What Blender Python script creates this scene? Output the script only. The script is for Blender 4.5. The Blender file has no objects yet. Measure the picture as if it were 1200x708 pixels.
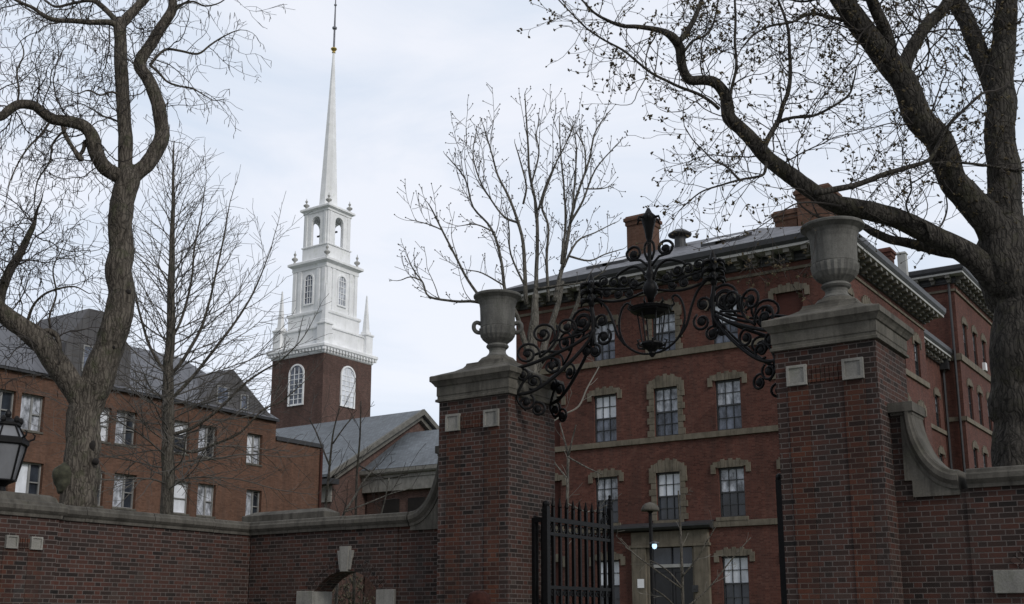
import bpy, bmesh, math, random
from mathutils import Vector, Matrix, noise
R = math.radians
SC = bpy.context.scene
COL = SC.collection

# ------------------------------------------------------------------ camera
FPX, CXP, CYP = 1338.0, 600.0, 435.0
PITCH, YAW, EYE = math.atan(293 / 1338.0), R(34.17), 1.6
cam_d = bpy.data.cameras.new('camera')
cam = bpy.data.objects.new('camera', cam_d)
COL.objects.link(cam)
cam.location = (0, 0, EYE)
cam.rotation_euler = (R(90) + PITCH, 0, YAW)
cam_d.sensor_width = 36
cam_d.lens = 36 * FPX / 1200
cam_d.shift_y = 81 / 1200
cam_d.clip_start = 0.1
cam_d.clip_end = 3000
SC.camera = cam

# ------------------------------------------------------------------ world, sun, exposure
SUN_DIR = Vector((0.90, -0.30, 0.62)).normalized()          # towards the sun
W = bpy.data.worlds.new('World')
SC.world = W
W.use_nodes = True
nt = W.node_tree
nt.nodes.clear()
def N(tree, typ, **kw):
    n = tree.nodes.new(typ)
    for k, v in kw.items():
        setattr(n, k, v)
    return n
wo = N(nt, 'ShaderNodeOutputWorld')
bg = N(nt, 'ShaderNodeBackground')
bg.inputs['Strength'].default_value = 0.10
sky = N(nt, 'ShaderNodeTexSky')
sky.sky_type = 'NISHITA'
sky.sun_disc = False
sky.sun_elevation = math.asin(SUN_DIR.z)
sky.sun_rotation = math.atan2(SUN_DIR.x, SUN_DIR.y)
sky.dust_density = 2.0
tc = N(nt, 'ShaderNodeTexCoord')
mp = N(nt, 'ShaderNodeMapping')
mp.inputs['Scale'].default_value = (1.6, 1.6, 4.5)
mp.inputs['Rotation'].default_value = (0.12, 0.25, 0.4)
nz = N(nt, 'ShaderNodeTexNoise')
nz.inputs['Scale'].default_value = 2.2
nz.inputs['Detail'].default_value = 7
nz.inputs['Roughness'].default_value = 0.55
nz.inputs['Distortion'].default_value = 0.6
cr = N(nt, 'ShaderNodeValToRGB')
cr.color_ramp.elements[0].position = 0.30
cr.color_ramp.elements[0].color = (6.0, 6.65, 7.65, 1)
cr.color_ramp.elements[1].position = 0.62
cr.color_ramp.elements[1].color = (7.55, 7.75, 8.35, 1)
mx = N(nt, 'ShaderNodeMix', data_type='RGBA')
mx.inputs['Factor'].default_value = 0.88
nt.links.new(tc.outputs['Generated'], mp.inputs['Vector'])
nt.links.new(mp.outputs['Vector'], nz.inputs['Vector'])
nt.links.new(nz.outputs['Fac'], cr.inputs['Fac'])
nt.links.new(sky.outputs['Color'], mx.inputs['A'])
nt.links.new(cr.outputs['Color'], mx.inputs['B'])
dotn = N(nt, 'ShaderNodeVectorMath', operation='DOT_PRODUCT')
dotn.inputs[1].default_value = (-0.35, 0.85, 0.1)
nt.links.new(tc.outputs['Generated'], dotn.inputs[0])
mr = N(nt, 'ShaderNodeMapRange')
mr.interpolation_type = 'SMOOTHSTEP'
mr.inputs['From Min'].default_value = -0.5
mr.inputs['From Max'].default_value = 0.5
mr.inputs['To Min'].default_value = 0.70  # unseen sky behind the camera dimmed, added to darken faces turned this way
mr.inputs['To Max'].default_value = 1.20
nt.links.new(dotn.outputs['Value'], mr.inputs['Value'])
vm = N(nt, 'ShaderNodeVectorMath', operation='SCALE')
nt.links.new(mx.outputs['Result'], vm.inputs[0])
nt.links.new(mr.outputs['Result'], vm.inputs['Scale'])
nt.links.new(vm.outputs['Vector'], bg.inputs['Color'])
nt.links.new(bg.outputs['Background'], wo.inputs['Surface'])

sun_d = bpy.data.lights.new('sun', 'SUN')
sun_d.energy = 1.5
sun_d.angle = R(18)
sun_d.color = (1.0, 0.965, 0.92)
sun = bpy.data.objects.new('sun', sun_d)
COL.objects.link(sun)
sun.rotation_euler = (-SUN_DIR).to_track_quat('-Z', 'Y').to_euler()
sun.location = SUN_DIR * 60

SC.view_settings.view_transform = 'Standard'
SC.view_settings.look = 'None'
SC.view_settings.exposure = 0.08
SC.view_settings.gamma = 1.0
SC.view_settings.use_curve_mapping = False
SC.cycles.max_bounces = 6
SC.cycles.diffuse_bounces = 3
SC.cycles.transparent_max_bounces = 8

# ------------------------------------------------------------------ photograph to world
def ray(x, y):
    a = (x - CXP) / FPX
    b = -(y - CYP) / FPX
    f = math.cos(PITCH) - b * math.sin(PITCH)
    z = math.sin(PITCH) + b * math.cos(PITCH)
    return Vector((a * math.cos(YAW) - f * math.sin(YAW), a * math.sin(YAW) + f * math.cos(YAW), z)), f
def onY(x, y, Y):
    d, f = ray(x, y); t = Y / d.y
    return Vector((d.x * t, Y, EYE + d.z * t))
def onX(x, y, X):
    d, f = ray(x, y); t = X / d.x
    return Vector((X, d.y * t, EYE + d.z * t))
def onF(x, y, F):                       # point seen at a pixel, F metres ahead of the eye
    d, f = ray(x, y); t = F / f
    return Vector((d.x * t, d.y * t, EYE + d.z * t))

# ------------------------------------------------------------------ materials
def new_mat(name):
    m = bpy.data.materials.new(name)
    m.use_nodes = True
    t = m.node_tree
    t.nodes.clear()
    out = N(t, 'ShaderNodeOutputMaterial')
    b = N(t, 'ShaderNodeBsdfPrincipled')
    t.links.new(b.outputs['BSDF'], out.inputs['Surface'])
    return m, t, b
def mth(t, op, a, b=None, c=None):
    n = N(t, 'ShaderNodeMath', operation=op)
    for i, v in enumerate((a, b, c)):
        if v is None: continue
        if isinstance(v, (int, float)): n.inputs[i].default_value = v
        else: t.links.new(v, n.inputs[i])
    return n.outputs[0]
def noise_node(t, vec, scale, detail=4, rough=0.55, sc3=None):
    if sc3:
        m = N(t, 'ShaderNodeMapping'); m.inputs['Scale'].default_value = sc3
        t.links.new(vec, m.inputs['Vector']); vec = m.outputs['Vector']
    n = N(t, 'ShaderNodeTexNoise')
    n.inputs['Scale'].default_value = scale
    n.inputs['Detail'].default_value = detail
    n.inputs['Roughness'].default_value = rough
    t.links.new(vec, n.inputs['Vector'])
    return n.outputs['Fac']
def ramp(t, fac, stops):
    n = N(t, 'ShaderNodeValToRGB')
    els = n.color_ramp.elements
    while len(els) < len(stops): els.new(0.5)
    for e, (p, c) in zip(els, stops):
        e.position = p
        e.color = (c[0], c[1], c[2], 1) if not isinstance(c, (int, float)) else (c, c, c, 1)
    t.links.new(fac, n.inputs['Fac'])
    return n.outputs['Color']
def mixc(t, fac, a, b, blend='MIX'):
    n = N(t, 'ShaderNodeMix', data_type='RGBA', blend_type=blend)
    for key, v in (('Factor', fac), ('A', a), ('B', b)):
        if isinstance(v, (int, float)): n.inputs[key].default_value = v
        elif isinstance(v, tuple): n.inputs[key].default_value = (v[0], v[1], v[2], 1)
        else: t.links.new(v, n.inputs[key])
    return n.outputs['Result']
def bump(t, b, h, strength=0.4, dist=0.01):
    n = N(t, 'ShaderNodeBump')
    n.inputs['Strength'].default_value = strength
    n.inputs['Distance'].default_value = dist
    t.links.new(h, n.inputs['Height'])
    t.links.new(n.outputs['Normal'], b.inputs['Normal'])

def brick_mat(name, stops, mortar, ln=0.215, hd=0.105, course=0.0667, joint=0.010, stain=0.5, rough=0.85, vary=1.0, salt=0.0):
    m, t, b = new_mat(name)
    uv = N(t, 'ShaderNodeUVMap')
    sep = N(t, 'ShaderNodeSeparateXYZ')
    t.links.new(uv.outputs['UV'], sep.inputs['Vector'])
    u, v = sep.outputs[0], sep.outputs[1]
    per = ln + hd
    vr = mth(t, 'DIVIDE', v, course)
    row = mth(t, 'FLOOR', vr)
    fv = mth(t, 'SUBTRACT', vr, row)
    odd = mth(t, 'FLOORED_MODULO', row, 2.0)
    uu = mth(t, 'DIVIDE', mth(t, 'ADD', u, mth(t, 'MULTIPLY', odd, per * 0.5)), per)
    cell = mth(t, 'FLOOR', uu)
    fu = mth(t, 'SUBTRACT', uu, cell)
    k = ln / per
    head = mth(t, 'GREATER_THAN', fu, k)
    # distance to the joints, in metres
    d0 = mth(t, 'MULTIPLY', mth(t, 'MINIMUM', fu, mth(t, 'ABSOLUTE', mth(t, 'SUBTRACT', fu, k))), per)
    d0 = mth(t, 'MINIMUM', d0, mth(t, 'MULTIPLY', mth(t, 'SUBTRACT', 1.0, fu), per))
    d1 = mth(t, 'MULTIPLY', mth(t, 'MINIMUM', fv, mth(t, 'SUBTRACT', 1.0, fv)), course)
    dd = mth(t, 'MINIMUM', d0, d1)
    face = mth(t, 'SMOOTH_MIN', mth(t, 'DIVIDE', dd, joint * 0.5), 1.0, 0.2)
    body = mth(t, 'GREATER_THAN', dd, joint * 0.5)
    wn = N(t, 'ShaderNodeTexWhiteNoise', noise_dimensions='3D')
    cmb = N(t, 'ShaderNodeCombineXYZ')
    t.links.new(cell, cmb.inputs[0]); t.links.new(row, cmb.inputs[1]); t.links.new(head, cmb.inputs[2])
    t.links.new(cmb.outputs[0], wn.inputs['Vector'])
    big = noise_node(t, uv.outputs['UV'], 0.7, 3, 0.6)
    rnd = mth(t, 'ADD', mth(t, 'MULTIPLY', wn.outputs['Value'], 0.8 * vary), mth(t, 'MULTIPLY', mth(t, 'SUBTRACT', big, 0.5), 0.9))
    rnd = mth(t, 'ADD', rnd, 0.1 + 0.4 * (1 - vary))
    colr = ramp(t, rnd, stops)
    fine = noise_node(t, uv.outputs['UV'], 60, 3, 0.6)
    colr = mixc(t, 0.35, colr, ramp(t, fine, [(0.3, 0.35), (0.7, 0.65)]), 'OVERLAY')
    colr = mixc(t, body, mortar, colr)
    if stain:
        st = noise_node(t, uv.outputs['UV'], 1.0, 5, 0.62, (2.6, 0.35, 1))
        colr = mixc(t, mth(t, 'MULTIPLY', ramp(t, st, [(0.42, 0.0), (0.75, 1.0)]), stain), colr, (0.035, 0.032, 0.030), 'MIX')
    if salt:
        sl = noise_node(t, uv.outputs['UV'], 0.9, 6, 0.7, (1.4, 0.8, 1))
        colr = mixc(t, mth(t, 'MULTIPLY', ramp(t, sl, [(0.58, 0.0), (0.80, 1.0)]), salt), colr, (.17, .16, .15), 'MIX')
        pt = N(t, 'ShaderNodeTexVoronoi'); pt.inputs['Scale'].default_value = 0.45
        t.links.new(uv.outputs['UV'], pt.inputs['Vector'])
        sp2 = N(t, 'ShaderNodeSeparateColor'); t.links.new(pt.outputs['Color'], sp2.inputs['Color'])
        colr = mixc(t, 0.22, colr, ramp(t, sp2.outputs[0], [(0.0, 0.25), (1.0, 0.75)]), 'OVERLAY')
    t.links.new(colr, b.inputs['Base Color'])
    b.inputs['Roughness'].default_value = rough
    b.inputs['Specular IOR Level'].default_value = 0.12
    bump(t, b, mth(t, 'ADD', face, mth(t, 'MULTIPLY', fine, 0.5)), 0.6, 0.006)
    return m

def stone_mat(name, c, dark=0.55, scale=1.2, rough=0.85, streak=0.6):
    m, t, b = new_mat(name)
    geo = N(t, 'ShaderNodeNewGeometry')
    p = geo.outputs['Position']
    a = noise_node(t, p, scale * 1.6, 6, 0.62)
    s = noise_node(t, p, scale, 5, 0.65, (5.0, 5.0, 0.5))
    f = noise_node(t, p, 45, 3, 0.6)
    dk = tuple(x * dark for x in c)
    lt = tuple(min(1, x * 1.18) for x in c)
    colr = ramp(t, a, [(0.3, dk), (0.52, c), (0.75, lt)])
    colr = mixc(t, mth(t, 'MULTIPLY', ramp(t, s, [(0.48, 0.0), (0.72, 1.0)]), streak), colr, tuple(x * 0.42 for x in c))
    s2 = noise_node(t, p, 9.0, 4, 0.6, (1, 1, 0.10))
    colr = mixc(t, mth(t, 'MULTIPLY', ramp(t, s2, [(0.54, 0.0), (0.66, 1.0)]), streak * 0.7), colr, tuple(x * 0.30 for x in c))
    mo = noise_node(t, p, 2.3, 6, 0.7)
    colr = mixc(t, mth(t, 'MULTIPLY', ramp(t, mo, [(0.56, 0.0), (0.70, 1.0)]), 0.35), colr, (c[0] * .55, c[1] * .62, c[2] * .42))
    colr = mixc(t, 0.3, colr, ramp(t, f, [(0.3, 0.3), (0.7, 0.7)]), 'OVERLAY')
    t.links.new(colr, b.inputs['Base Color'])
    b.inputs['Roughness'].default_value = rough
    b.inputs['Specular IOR Level'].default_value = 0.15
    bump(t, b, f, 0.35, 0.01)
    return m

def plain_mat(name, c, rough=0.6, metal=0.0, spec=0.5, nscale=3.0, amt=0.25):
    m, t, b = new_mat(name)
    geo = N(t, 'ShaderNodeNewGeometry')
    a = noise_node(t, geo.outputs['Position'], nscale, 5, 0.6)
    colr = ramp(t, a, [(0.3, tuple(x * (1 - amt) for x in c)), (0.7, tuple(min(1, x * (1 + amt)) for x in c))])
    t.links.new(colr, b.inputs['Base Color'])
    b.inputs['Roughness'].default_value = rough
    b.inputs['Metallic'].default_value = metal
    b.inputs['Specular IOR Level'].default_value = spec
    return m

def roof_mat(name, c, seam=None, along='u', course=0.25, rough=0.6, con=0.4):
    m, t, b = new_mat(name)
    uv = N(t, 'ShaderNodeUVMap')
    sep = N(t, 'ShaderNodeSeparateXYZ'); t.links.new(uv.outputs['UV'], sep.inputs['Vector'])
    u, v = sep.outputs[0], sep.outputs[1]
    br = N(t, 'ShaderNodeTexBrick')
    br.inputs['Scale'].default_value = 1.0
    br.inputs['Brick Width'].default_value = 0.3
    br.inputs['Row Height'].default_value = course
    br.inputs['Mortar Size'].default_value = 0.012
    br.inputs['Color1'].default_value = (c[0] * (1 - con), c[1] * (1 - con), c[2] * (1 - con), 1)
    br.inputs['Color2'].default_value = (c[0] * (1 + con), c[1] * (1 + con), c[2] * (1 + con), 1)
    br.inputs['Mortar'].default_value = (c[0] * .45, c[1] * .45, c[2] * .45, 1)
    t.links.new(uv.outputs['UV'], br.inputs['Vector'])
    colr = br.outputs['Color']
    if seam:
        fr = mth(t, 'FRACT', mth(t, 'DIVIDE', u, seam))
        line = mth(t, 'LESS_THAN', fr, 0.13)
        n1 = noise_node(t, uv.outputs['UV'], 0.5, 5, 0.6, (2, .5, 1))
        base = ramp(t, n1, [(0.3, tuple(x * .75 for x in c)), (0.7, tuple(x * 1.25 for x in c))])
        colr = mixc(t, line, base, tuple(x * 0.55 for x in c))
    big = noise_node(t, uv.outputs['UV'], 0.35, 5, 0.6)
    colr = mixc(t, 0.45, colr, ramp(t, big, [(0.3, 0.3), (0.7, 0.7)]), 'OVERLAY')
    t.links.new(colr, b.inputs['Base Color'])
    b.inputs['Roughness'].default_value = rough
    return m

def bark_mat(name, c1, c2, moss=None, scale=1.0):
    m, t, b = new_mat(name)
    geo = N(t, 'ShaderNodeNewGeometry')
    p = geo.outputs['Position']
    a = noise_node(t, p, 14 * scale, 6, 0.7, (1, 1, 0.16))
    bg_ = noise_node(t, p, 2.2 * scale, 5, 0.6)
    vo = N(t, 'ShaderNodeTexVoronoi', feature='DISTANCE_TO_EDGE')
    vo.inputs['Scale'].default_value = 1.0
    mpv = N(t, 'ShaderNodeMapping'); mpv.inputs['Scale'].default_value = (17 * scale, 17 * scale, 3.4 * scale)
    dis = N(t, 'ShaderNodeTexNoise'); dis.inputs['Scale'].default_value = 5.0; dis.inputs['Detail'].default_value = 4
    t.links.new(p, dis.inputs['Vector'])
    vmx = N(t, 'ShaderNodeVectorMath', operation='MULTIPLY_ADD'); vmx.inputs[1].default_value = (0.14, 0.14, 0.5)
    t.links.new(dis.outputs['Color'], vmx.inputs[0]); t.links.new(p, vmx.inputs[2])
    t.links.new(vmx.outputs['Vector'], mpv.inputs['Vector']); t.links.new(mpv.outputs['Vector'], vo.inputs['Vector'])
    crack = ramp(t, vo.outputs['Distance'], [(0.0, 0.0), (0.22, 1.0)])
    a = mth(t, 'MULTIPLY_ADD', crack, 0.22, mth(t, 'MULTIPLY', a, 0.80))
    colr = ramp(t, a, [(0.34, c1), (0.66, c2)])
    lic = noise_node(t, p, 6.0, 6, 0.75)
    colr = mixc(t, ramp(t, lic, [(0.60, 0.0), (0.70, 0.45)]), colr, tuple(min(1, x * 1.5) for x in c2))
    colr = mixc(t, 0.5, colr, ramp(t, bg_, [(0.3, 0.3), (0.7, 0.7)]), 'OVERLAY')
    if moss:
        mo = noise_node(t, p, 3.5, 5, 0.7)
        colr = mixc(t, ramp(t, mo, [(0.52, 0.0), (0.68, 0.75)]), colr, moss)
    t.links.new(colr, b.inputs['Base Color'])
    b.inputs['Roughness'].default_value = 0.95
    b.inputs['Specular IOR Level'].default_value = 0.2
    bump(t, b, a, 1.0, 0.06)
    return m

def glass_mat(name, c, rough=0.04, spec=0.5, vary=0.4, nsc=1.3):
    m, t, b = new_mat(name)
    geo = N(t, 'ShaderNodeNewGeometry')
    oi = N(t, 'ShaderNodeObjectInfo')
    a = noise_node(t, geo.outputs['Position'], nsc, 5, 0.62, (1, 1, 0.55))
    colr = ramp(t, a, [(0.35, tuple(x * (1 - vary) for x in c)), (0.65, tuple(min(1, x * (1 + vary)) for x in c))])
    t.links.new(colr, b.inputs['Base Color'])
    b.inputs['Roughness'].default_value = rough
    b.inputs['Specular IOR Level'].default_value = spec
    return m

M = {}
M['wall_brick'] = brick_mat('weathered_brick', [(0.0, (.016, .0145, .014)), (0.3, (.036, .025, .022)), (0.55, (.054, .031, .026)), (0.8, (.076, .034, .026)), (1.0, (.056, .044, .038))], (.120, .102, .094), joint=0.0125, stain=0.5, salt=0.25)
M['red_brick_band'] = brick_mat('reddened_brick', [(0.0, (.022, .016, .015)), (0.4, (.055, .026, .020)), (0.75, (.078, .032, .022)), (1.0, (.105, .042, .026))], (.10, .078, .066), joint=0.0125, stain=0.5, salt=0.1)
M['hall_brick'] = brick_mat('dark_red_brick', [(0.0, (.062, .026, .021)), (0.35, (.095, .039, .031)), (0.7, (.110, .045, .035)), (1.0, (.138, .064, .050))], (.115, .070, .056), stain=0.45, joint=0.010, vary=1.0, salt=0.15)
M['hall_infill'] = brick_mat('infill_brick', [(0.0, (0.0558, 0.0224, 0.0186)), (1.0, (0.0744, 0.0297, 0.0236))], (0.0620, 0.0330, 0.0279), stain=0.2, joint=0.007, vary=0.6)
M['dorm_brick'] = brick_mat('brown_orange_brick', [(0.0, (.090, .046, .031)), (0.5, (.128, .066, .044)), (1.0, (.160, .088, .062))], (.12, .09, .072), stain=0.4, joint=0.010, vary=0.9, salt=0.2)
M['tower_brick'] = brick_mat('brown_brick', [(0.0, (.060, .038, .033)), (0.4, (.092, .054, .045)), (0.75, (.110, .063, .052)), (1.0, (.14, .090, .076))], (.14, .105, .092), stain=0.4, joint=0.014, vary=1.0, course=0.085, salt=0.3)
M['sandstone'] = stone_mat('sandstone', (.158, .138, .108), 0.6, 1.0, streak=0.5)
M['limestone'] = stone_mat('grey_limestone', (0.1176, 0.1100, 0.0944), 0.5, 1.1, streak=0.75)
M['urn_stone'] = stone_mat('urn_limestone', (.150, .147, .136), 0.55, 1.6, streak=0.6)
M['pale_stone'] = stone_mat('pale_limestone', (0.2520, 0.2450, 0.2244), 0.7, 1.1, streak=0.45)
M['coping'] = stone_mat('coping_stone', (0.1040, 0.0969, 0.0840), 0.5, 1.4, streak=0.7)
M['white'] = stone_mat('weathered_white_paint', (.80, .81, .82), 0.92, 0.5, 0.6, streak=0.12)
M['white_trim'] = plain_mat('dulled_white_paint', (0.3380, 0.3380, 0.3250), 0.6, amt=0.12)
M['slate'] = roof_mat('slate_roof', (0.1013, 0.1013, 0.1125))
M['metal_roof'] = roof_mat('standing_seam_roof', (.095, .098, .110), seam=0.55, rough=0.55)
M['church_roof'] = roof_mat('church_slate_roof', (.115, .13, .145), course=0.3, con=0.2)
M['iron'] = plain_mat('black_iron', (.006, .006, .0065), 0.5, 0.0, 0.16, 20, 0.3)
M['dark_metal'] = plain_mat('dark_painted_metal', (.030, .031, .034), 0.5)
M['sash'] = plain_mat('dark_sash_paint', (.028, .03, .032), 0.5)
M['white_sash'] = plain_mat('grey_sash_paint', (.23, .23, .225), 0.5, amt=0.2)
M['pane_dark'] = glass_mat('dark_window_glass', (.030, .036, .046), 0.03, 0.6, 0.6)
M['pane_blue'] = glass_mat('grey_window_glass', (.11, .125, .16), 0.05, 0.6, 0.7, 3.0)
M['pane_blind'] = glass_mat('glass_over_white_blind', (.66, .69, .74), 0.1, 0.5, 0.25)
M['pane_net_reflect'] = glass_mat('net_curtain_glass_painted_reflection', (.36, .38, .42), 0.1, 0.5, 0.65, 4.5)  # mottling painted to resemble tree reflections, over a net curtain tone
M['lamp_glass'] = glass_mat('frosted_lamp_glass', (.15, .155, .165), 0.3, 0.5, 0.3)
M['door'] = plain_mat('dark_door_paint', (.018, .018, .020), 0.4)
M['mast'] = plain_mat('grey_mast_metal', (.16, .165, .19), 0.4)
M['gold'] = plain_mat('gilded_metal', (.62, .46, .16), 0.35, 0.9)
M['bark_old'] = bark_mat('furrowed_grey_bark', (.035, .030, .025), (.135, .118, .098), (.065, .070, .040))
M['bark_dark'] = bark_mat('dark_bark', (.018, .0165, .015), (.078, .071, .062), (.060, .058, .036))
M['bark_pale'] = bark_mat('pale_grey_bark', (.065, .060, .052), (.165, .155, .135))
M['bark_slim'] = bark_mat('slim_trunk_bark', (.045, .040, .034), (.125, .112, .095), (.055, .06, .04))
M['twig'] = plain_mat('dark_twig', (.050, .044, .040), 0.9, spec=0.2)
M['twig_grey'] = plain_mat('grey_twig', (.095, .088, .080), 0.9, spec=0.2)
M['twig_pale'] = plain_mat('pale_twig', (.17, .16, .14), 0.9, spec=0.2)
M['burl'] = plain_mat('mossy_burl', (.05, .05, .032), 0.95, nscale=10, amt=0.5)
M['bud'] = plain_mat('spring_bud', (.085, .068, .040), 0.9, spec=0.2, nscale=9, amt=0.5)
M['hollow_shade'] = plain_mat('painted_hollow_shade', (.012, .010, .009), 1.0)  # near-black colour painted for the shade inside openings and bark hollows
M['tan_leaf'] = plain_mat('dry_tan_leaf', (.075, .062, .038), 0.9, nscale=6, amt=0.5)
M['grass'] = plain_mat('spring_grass', (.060, .075, .028), 0.95, nscale=1.5, amt=0.4)
M['asphalt'] = plain_mat('asphalt', (.05, .05, .052), 0.9, nscale=8)
M['pavement'] = plain_mat('concrete_pavement', (.20, .195, .185), 0.9, nscale=4)
M['skin'] = plain_mat('skin', (.45, .29, .22), 0.55)
M['hair'] = plain_mat('auburn_hair', (.034, .013, .010), 0.85, 0.0, 0.1, nscale=30, amt=0.4)
M['coat'] = plain_mat('dark_coat_cloth', (.03, .032, .04), 0.9)
M['trousers'] = plain_mat('dark_trouser_cloth', (.02, .022, .03), 0.9)
M['paper'] = plain_mat('white_notice', (.75, .76, .78), 0.5, amt=0.03)
mm, tt, bb = new_mat('lit_blue_lamp')
bb.inputs['Base Color'].default_value = (.3, .5, .9, 1)
bb.inputs['Emission Color'].default_value = (.55, .78, 1.0, 1)
bb.inputs['Emission Strength'].default_value = 1.3
M['blue_lamp'] = mm

# ------------------------------------------------------------------ object helpers
def tag(o, label=None, cat=None, group=None, kind=None):
    if label: o['label'] = label
    if cat: o['category'] = cat
    if group: o['group'] = group
    if kind: o['kind'] = kind
    return o
def empty(name, loc, label, cat, group=None):
    o = bpy.data.objects.new(name, None)
    o.empty_display_size = 0.3
    COL.objects.link(o)
    o.location = loc
    return tag(o, label, cat, group)

class MB:
    def __init__(s):
        s.v = []; s.f = []; s.T = None; s.smooth = False
    def add(s, vs, fs):
        b = len(s.v)
        if s.T: vs = [s.T(*p) for p in vs]
        s.v.extend([tuple(p) for p in vs])
        s.f.extend([tuple(i + b for i in f) for f in fs])
    def box(s, x0, x1, y0, y1, z0, z1):
        s.add([(x0, y0, z0), (x1, y0, z0), (x1, y1, z0), (x0, y1, z0), (x0, y0, z1), (x1, y0, z1), (x1, y1, z1), (x0, y1, z1)],
              [(3, 2, 1, 0), (4, 5, 6, 7), (0, 1, 5, 4), (1, 2, 6, 5), (2, 3, 7, 6), (3, 0, 4, 7)])
    def frustum(s, cx, cy, z0, z1, a0, b0, a1, b1):          # half sizes at bottom and top
        s.add([(cx - a0, cy - b0, z0), (cx + a0, cy - b0, z0), (cx + a0, cy + b0, z0), (cx - a0, cy + b0, z0),
               (cx - a1, cy - b1, z1), (cx + a1, cy - b1, z1), (cx + a1, cy + b1, z1), (cx - a1, cy + b1, z1)],
              [(3, 2, 1, 0), (4, 5, 6, 7), (0, 1, 5, 4), (1, 2, 6, 5), (2, 3, 7, 6), (3, 0, 4, 7)])
    def rings(s, rings, closed=True, cap=True):               # list of equal-length loops
        n = len(rings[0]); vs = [p for r in rings for p in r]; fs = []
        for i in range(len(rings) - 1):
            for j in range(n if closed else n - 1):
                k = (j + 1) % n
                fs.append((i * n + j, i * n + k, (i + 1) * n + k, (i + 1) * n + j))
        if cap:
            fs.append(tuple(range(n - 1, -1, -1)))
            m = (len(rings) - 1) * n
            fs.append(tuple(range(m, m + n)))
        s.add(vs, fs)
    def square_profile(s, cx, cy, prof, hx=None, hy=None):    # stacked square rings: (half size, z)
        s.rings([[(cx - a, cy - a, z), (cx + a, cy - a, z), (cx + a, cy + a, z), (cx - a, cy + a, z)] for a, z in prof])
    def rect_profile(s, x0, x1, y0, y1, prof):                # (offset out, z)
        s.rings([[(x0 - o, y0 - o, z), (x1 + o, y0 - o, z), (x1 + o, y1 + o, z), (x0 - o, y1 + o, z)] for o, z in prof])
    def lathe(s, cx, cy, prof, n=24, wave=None):
        rs = []
        for i, (r, z) in enumerate(prof):
            ring = []
            for j in range(n):
                a = 2 * math.pi * j / n
                rr = r
                if wave and wave[0] <= i <= wave[1]: rr = r * (1 + (0.035 if j % 2 else -0.02))
                ring.append((cx + rr * math.cos(a), cy + rr * math.sin(a), z))
            rs.append(ring)
        s.rings(rs)
    def prism(s, poly, w0, w1):                               # polygon in (u, z), extruded along w (T gives the frame)
        n = len(poly)
        vs = [(u, w0, z) for u, z in poly] + [(u, w1, z) for u, z in poly]
        fs = [tuple(range(n)), tuple(range(2 * n - 1, n - 1, -1))]
        for i in range(n):
            j = (i + 1) % n
            fs.append((i, j, n + j, n + i))
        s.add(vs, fs)
    def tube(s, pts, rad, sides=6, cap=True, jit=0.0):
        pts = [Vector(p) for p in pts]
        n = len(pts)
        t = (pts[1] - pts[0]).normalized()
        ref = Vector((0, 0, 1)) if abs(t.z) < 0.9 else Vector((1, 0, 0))
        a = t.cross(ref).normalized()
        rs = []
        for i, p in enumerate(pts):
            if i == 0: t = pts[1] - pts[0]
            elif i == n - 1: t = pts[-1] - pts[-2]
            else: t = pts[i + 1] - pts[i - 1]
            if t.length < 1e-9: t = Vector((0, 0, 1))
            t.normalize()
            a = a - t * a.dot(t)
            if a.length < 1e-6: a = t.orthogonal()
            a.normalize()
            b = t.cross(a)
            r = rad[i] if isinstance(rad, (list, tuple)) else rad
            ring = []
            for j in range(sides):
                an = 2 * math.pi * j / sides
                rr = r
                if jit:
                    q = p * 2.2 + Vector((math.cos(an), math.sin(an), 0)) * 1.3
                    rr = r * (1 + jit * noise.noise(q) + jit * 0.6 * noise.noise(q * 3.1) + (0.35 * jit * abs(noise.noise(Vector((math.cos(an) * 4.5, math.sin(an) * 4.5, p.z * 1.6)))) if sides > 14 else 0))
                ring.append(p + a * (rr * math.cos(an)) + b * (rr * math.sin(an)))
            rs.append(ring)
        s.rings(rs, True, cap)
    def ball(s, c, r, n=8, m=6, sq=(1, 1, 1)):
        vs = []; fs = []
        c = Vector(c)
        rs = []
        for i in range(m + 1):
            ph = math.pi * i / m
            rr = max(1e-3, math.sin(ph))
            rs.append([(c.x + r * sq[0] * rr * math.cos(2 * math.pi * j / n), c.y + r * sq[1] * rr * math.sin(2 * math.pi * j / n), c.z - r * sq[2] * math.cos(ph)) for j in range(n)])
        s.rings(rs)
    def build(s, name, mat, parent=None, smooth=False, bevel=0.0, fix=True):
        me = bpy.data.meshes.new(name)
        me.from_pydata(s.v, [], s.f)
        if fix:
            bm = bmesh.new(); bm.from_mesh(me)
            bmesh.ops.recalc_face_normals(bm, faces=bm.faces)
            bm.to_mesh(me); bm.free()
        # box-projected uv in metres
        if fix:
            uvl = me.uv_layers.new(name='UVMap')
            vv = me.vertices
            for p in me.polygons:
                nx, ny, nz_ = p.normal
                ax, ay, az = abs(nx), abs(ny), abs(nz_)
                if az > 0.9: pick = 2
                elif ax > ay: pick = 0
                else: pick = 1
                sl = 1.0
                if 0.2 < az <= 0.9: sl = 1.0 / math.sqrt(1 - az * az)
                for li in p.loop_indices:
                    c = vv[me.loops[li].vertex_index].co
                    if pick == 2: uvl.data[li].uv = (c.x, c.y)
                    elif pick == 0: uvl.data[li].uv = (c.y, c.z * sl)
                    else: uvl.data[li].uv = (c.x, c.z * sl)
        if smooth:
            me.polygons.foreach_set('use_smooth', [True] * len(me.polygons))
        me.materials.append(mat)
        o = bpy.data.objects.new(name, me)
        COL.objects.link(o)
        if parent:
            o.parent = parent
            if parent.type == 'EMPTY': o.matrix_parent_inverse = Matrix.Translation(-parent.location)
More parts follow.
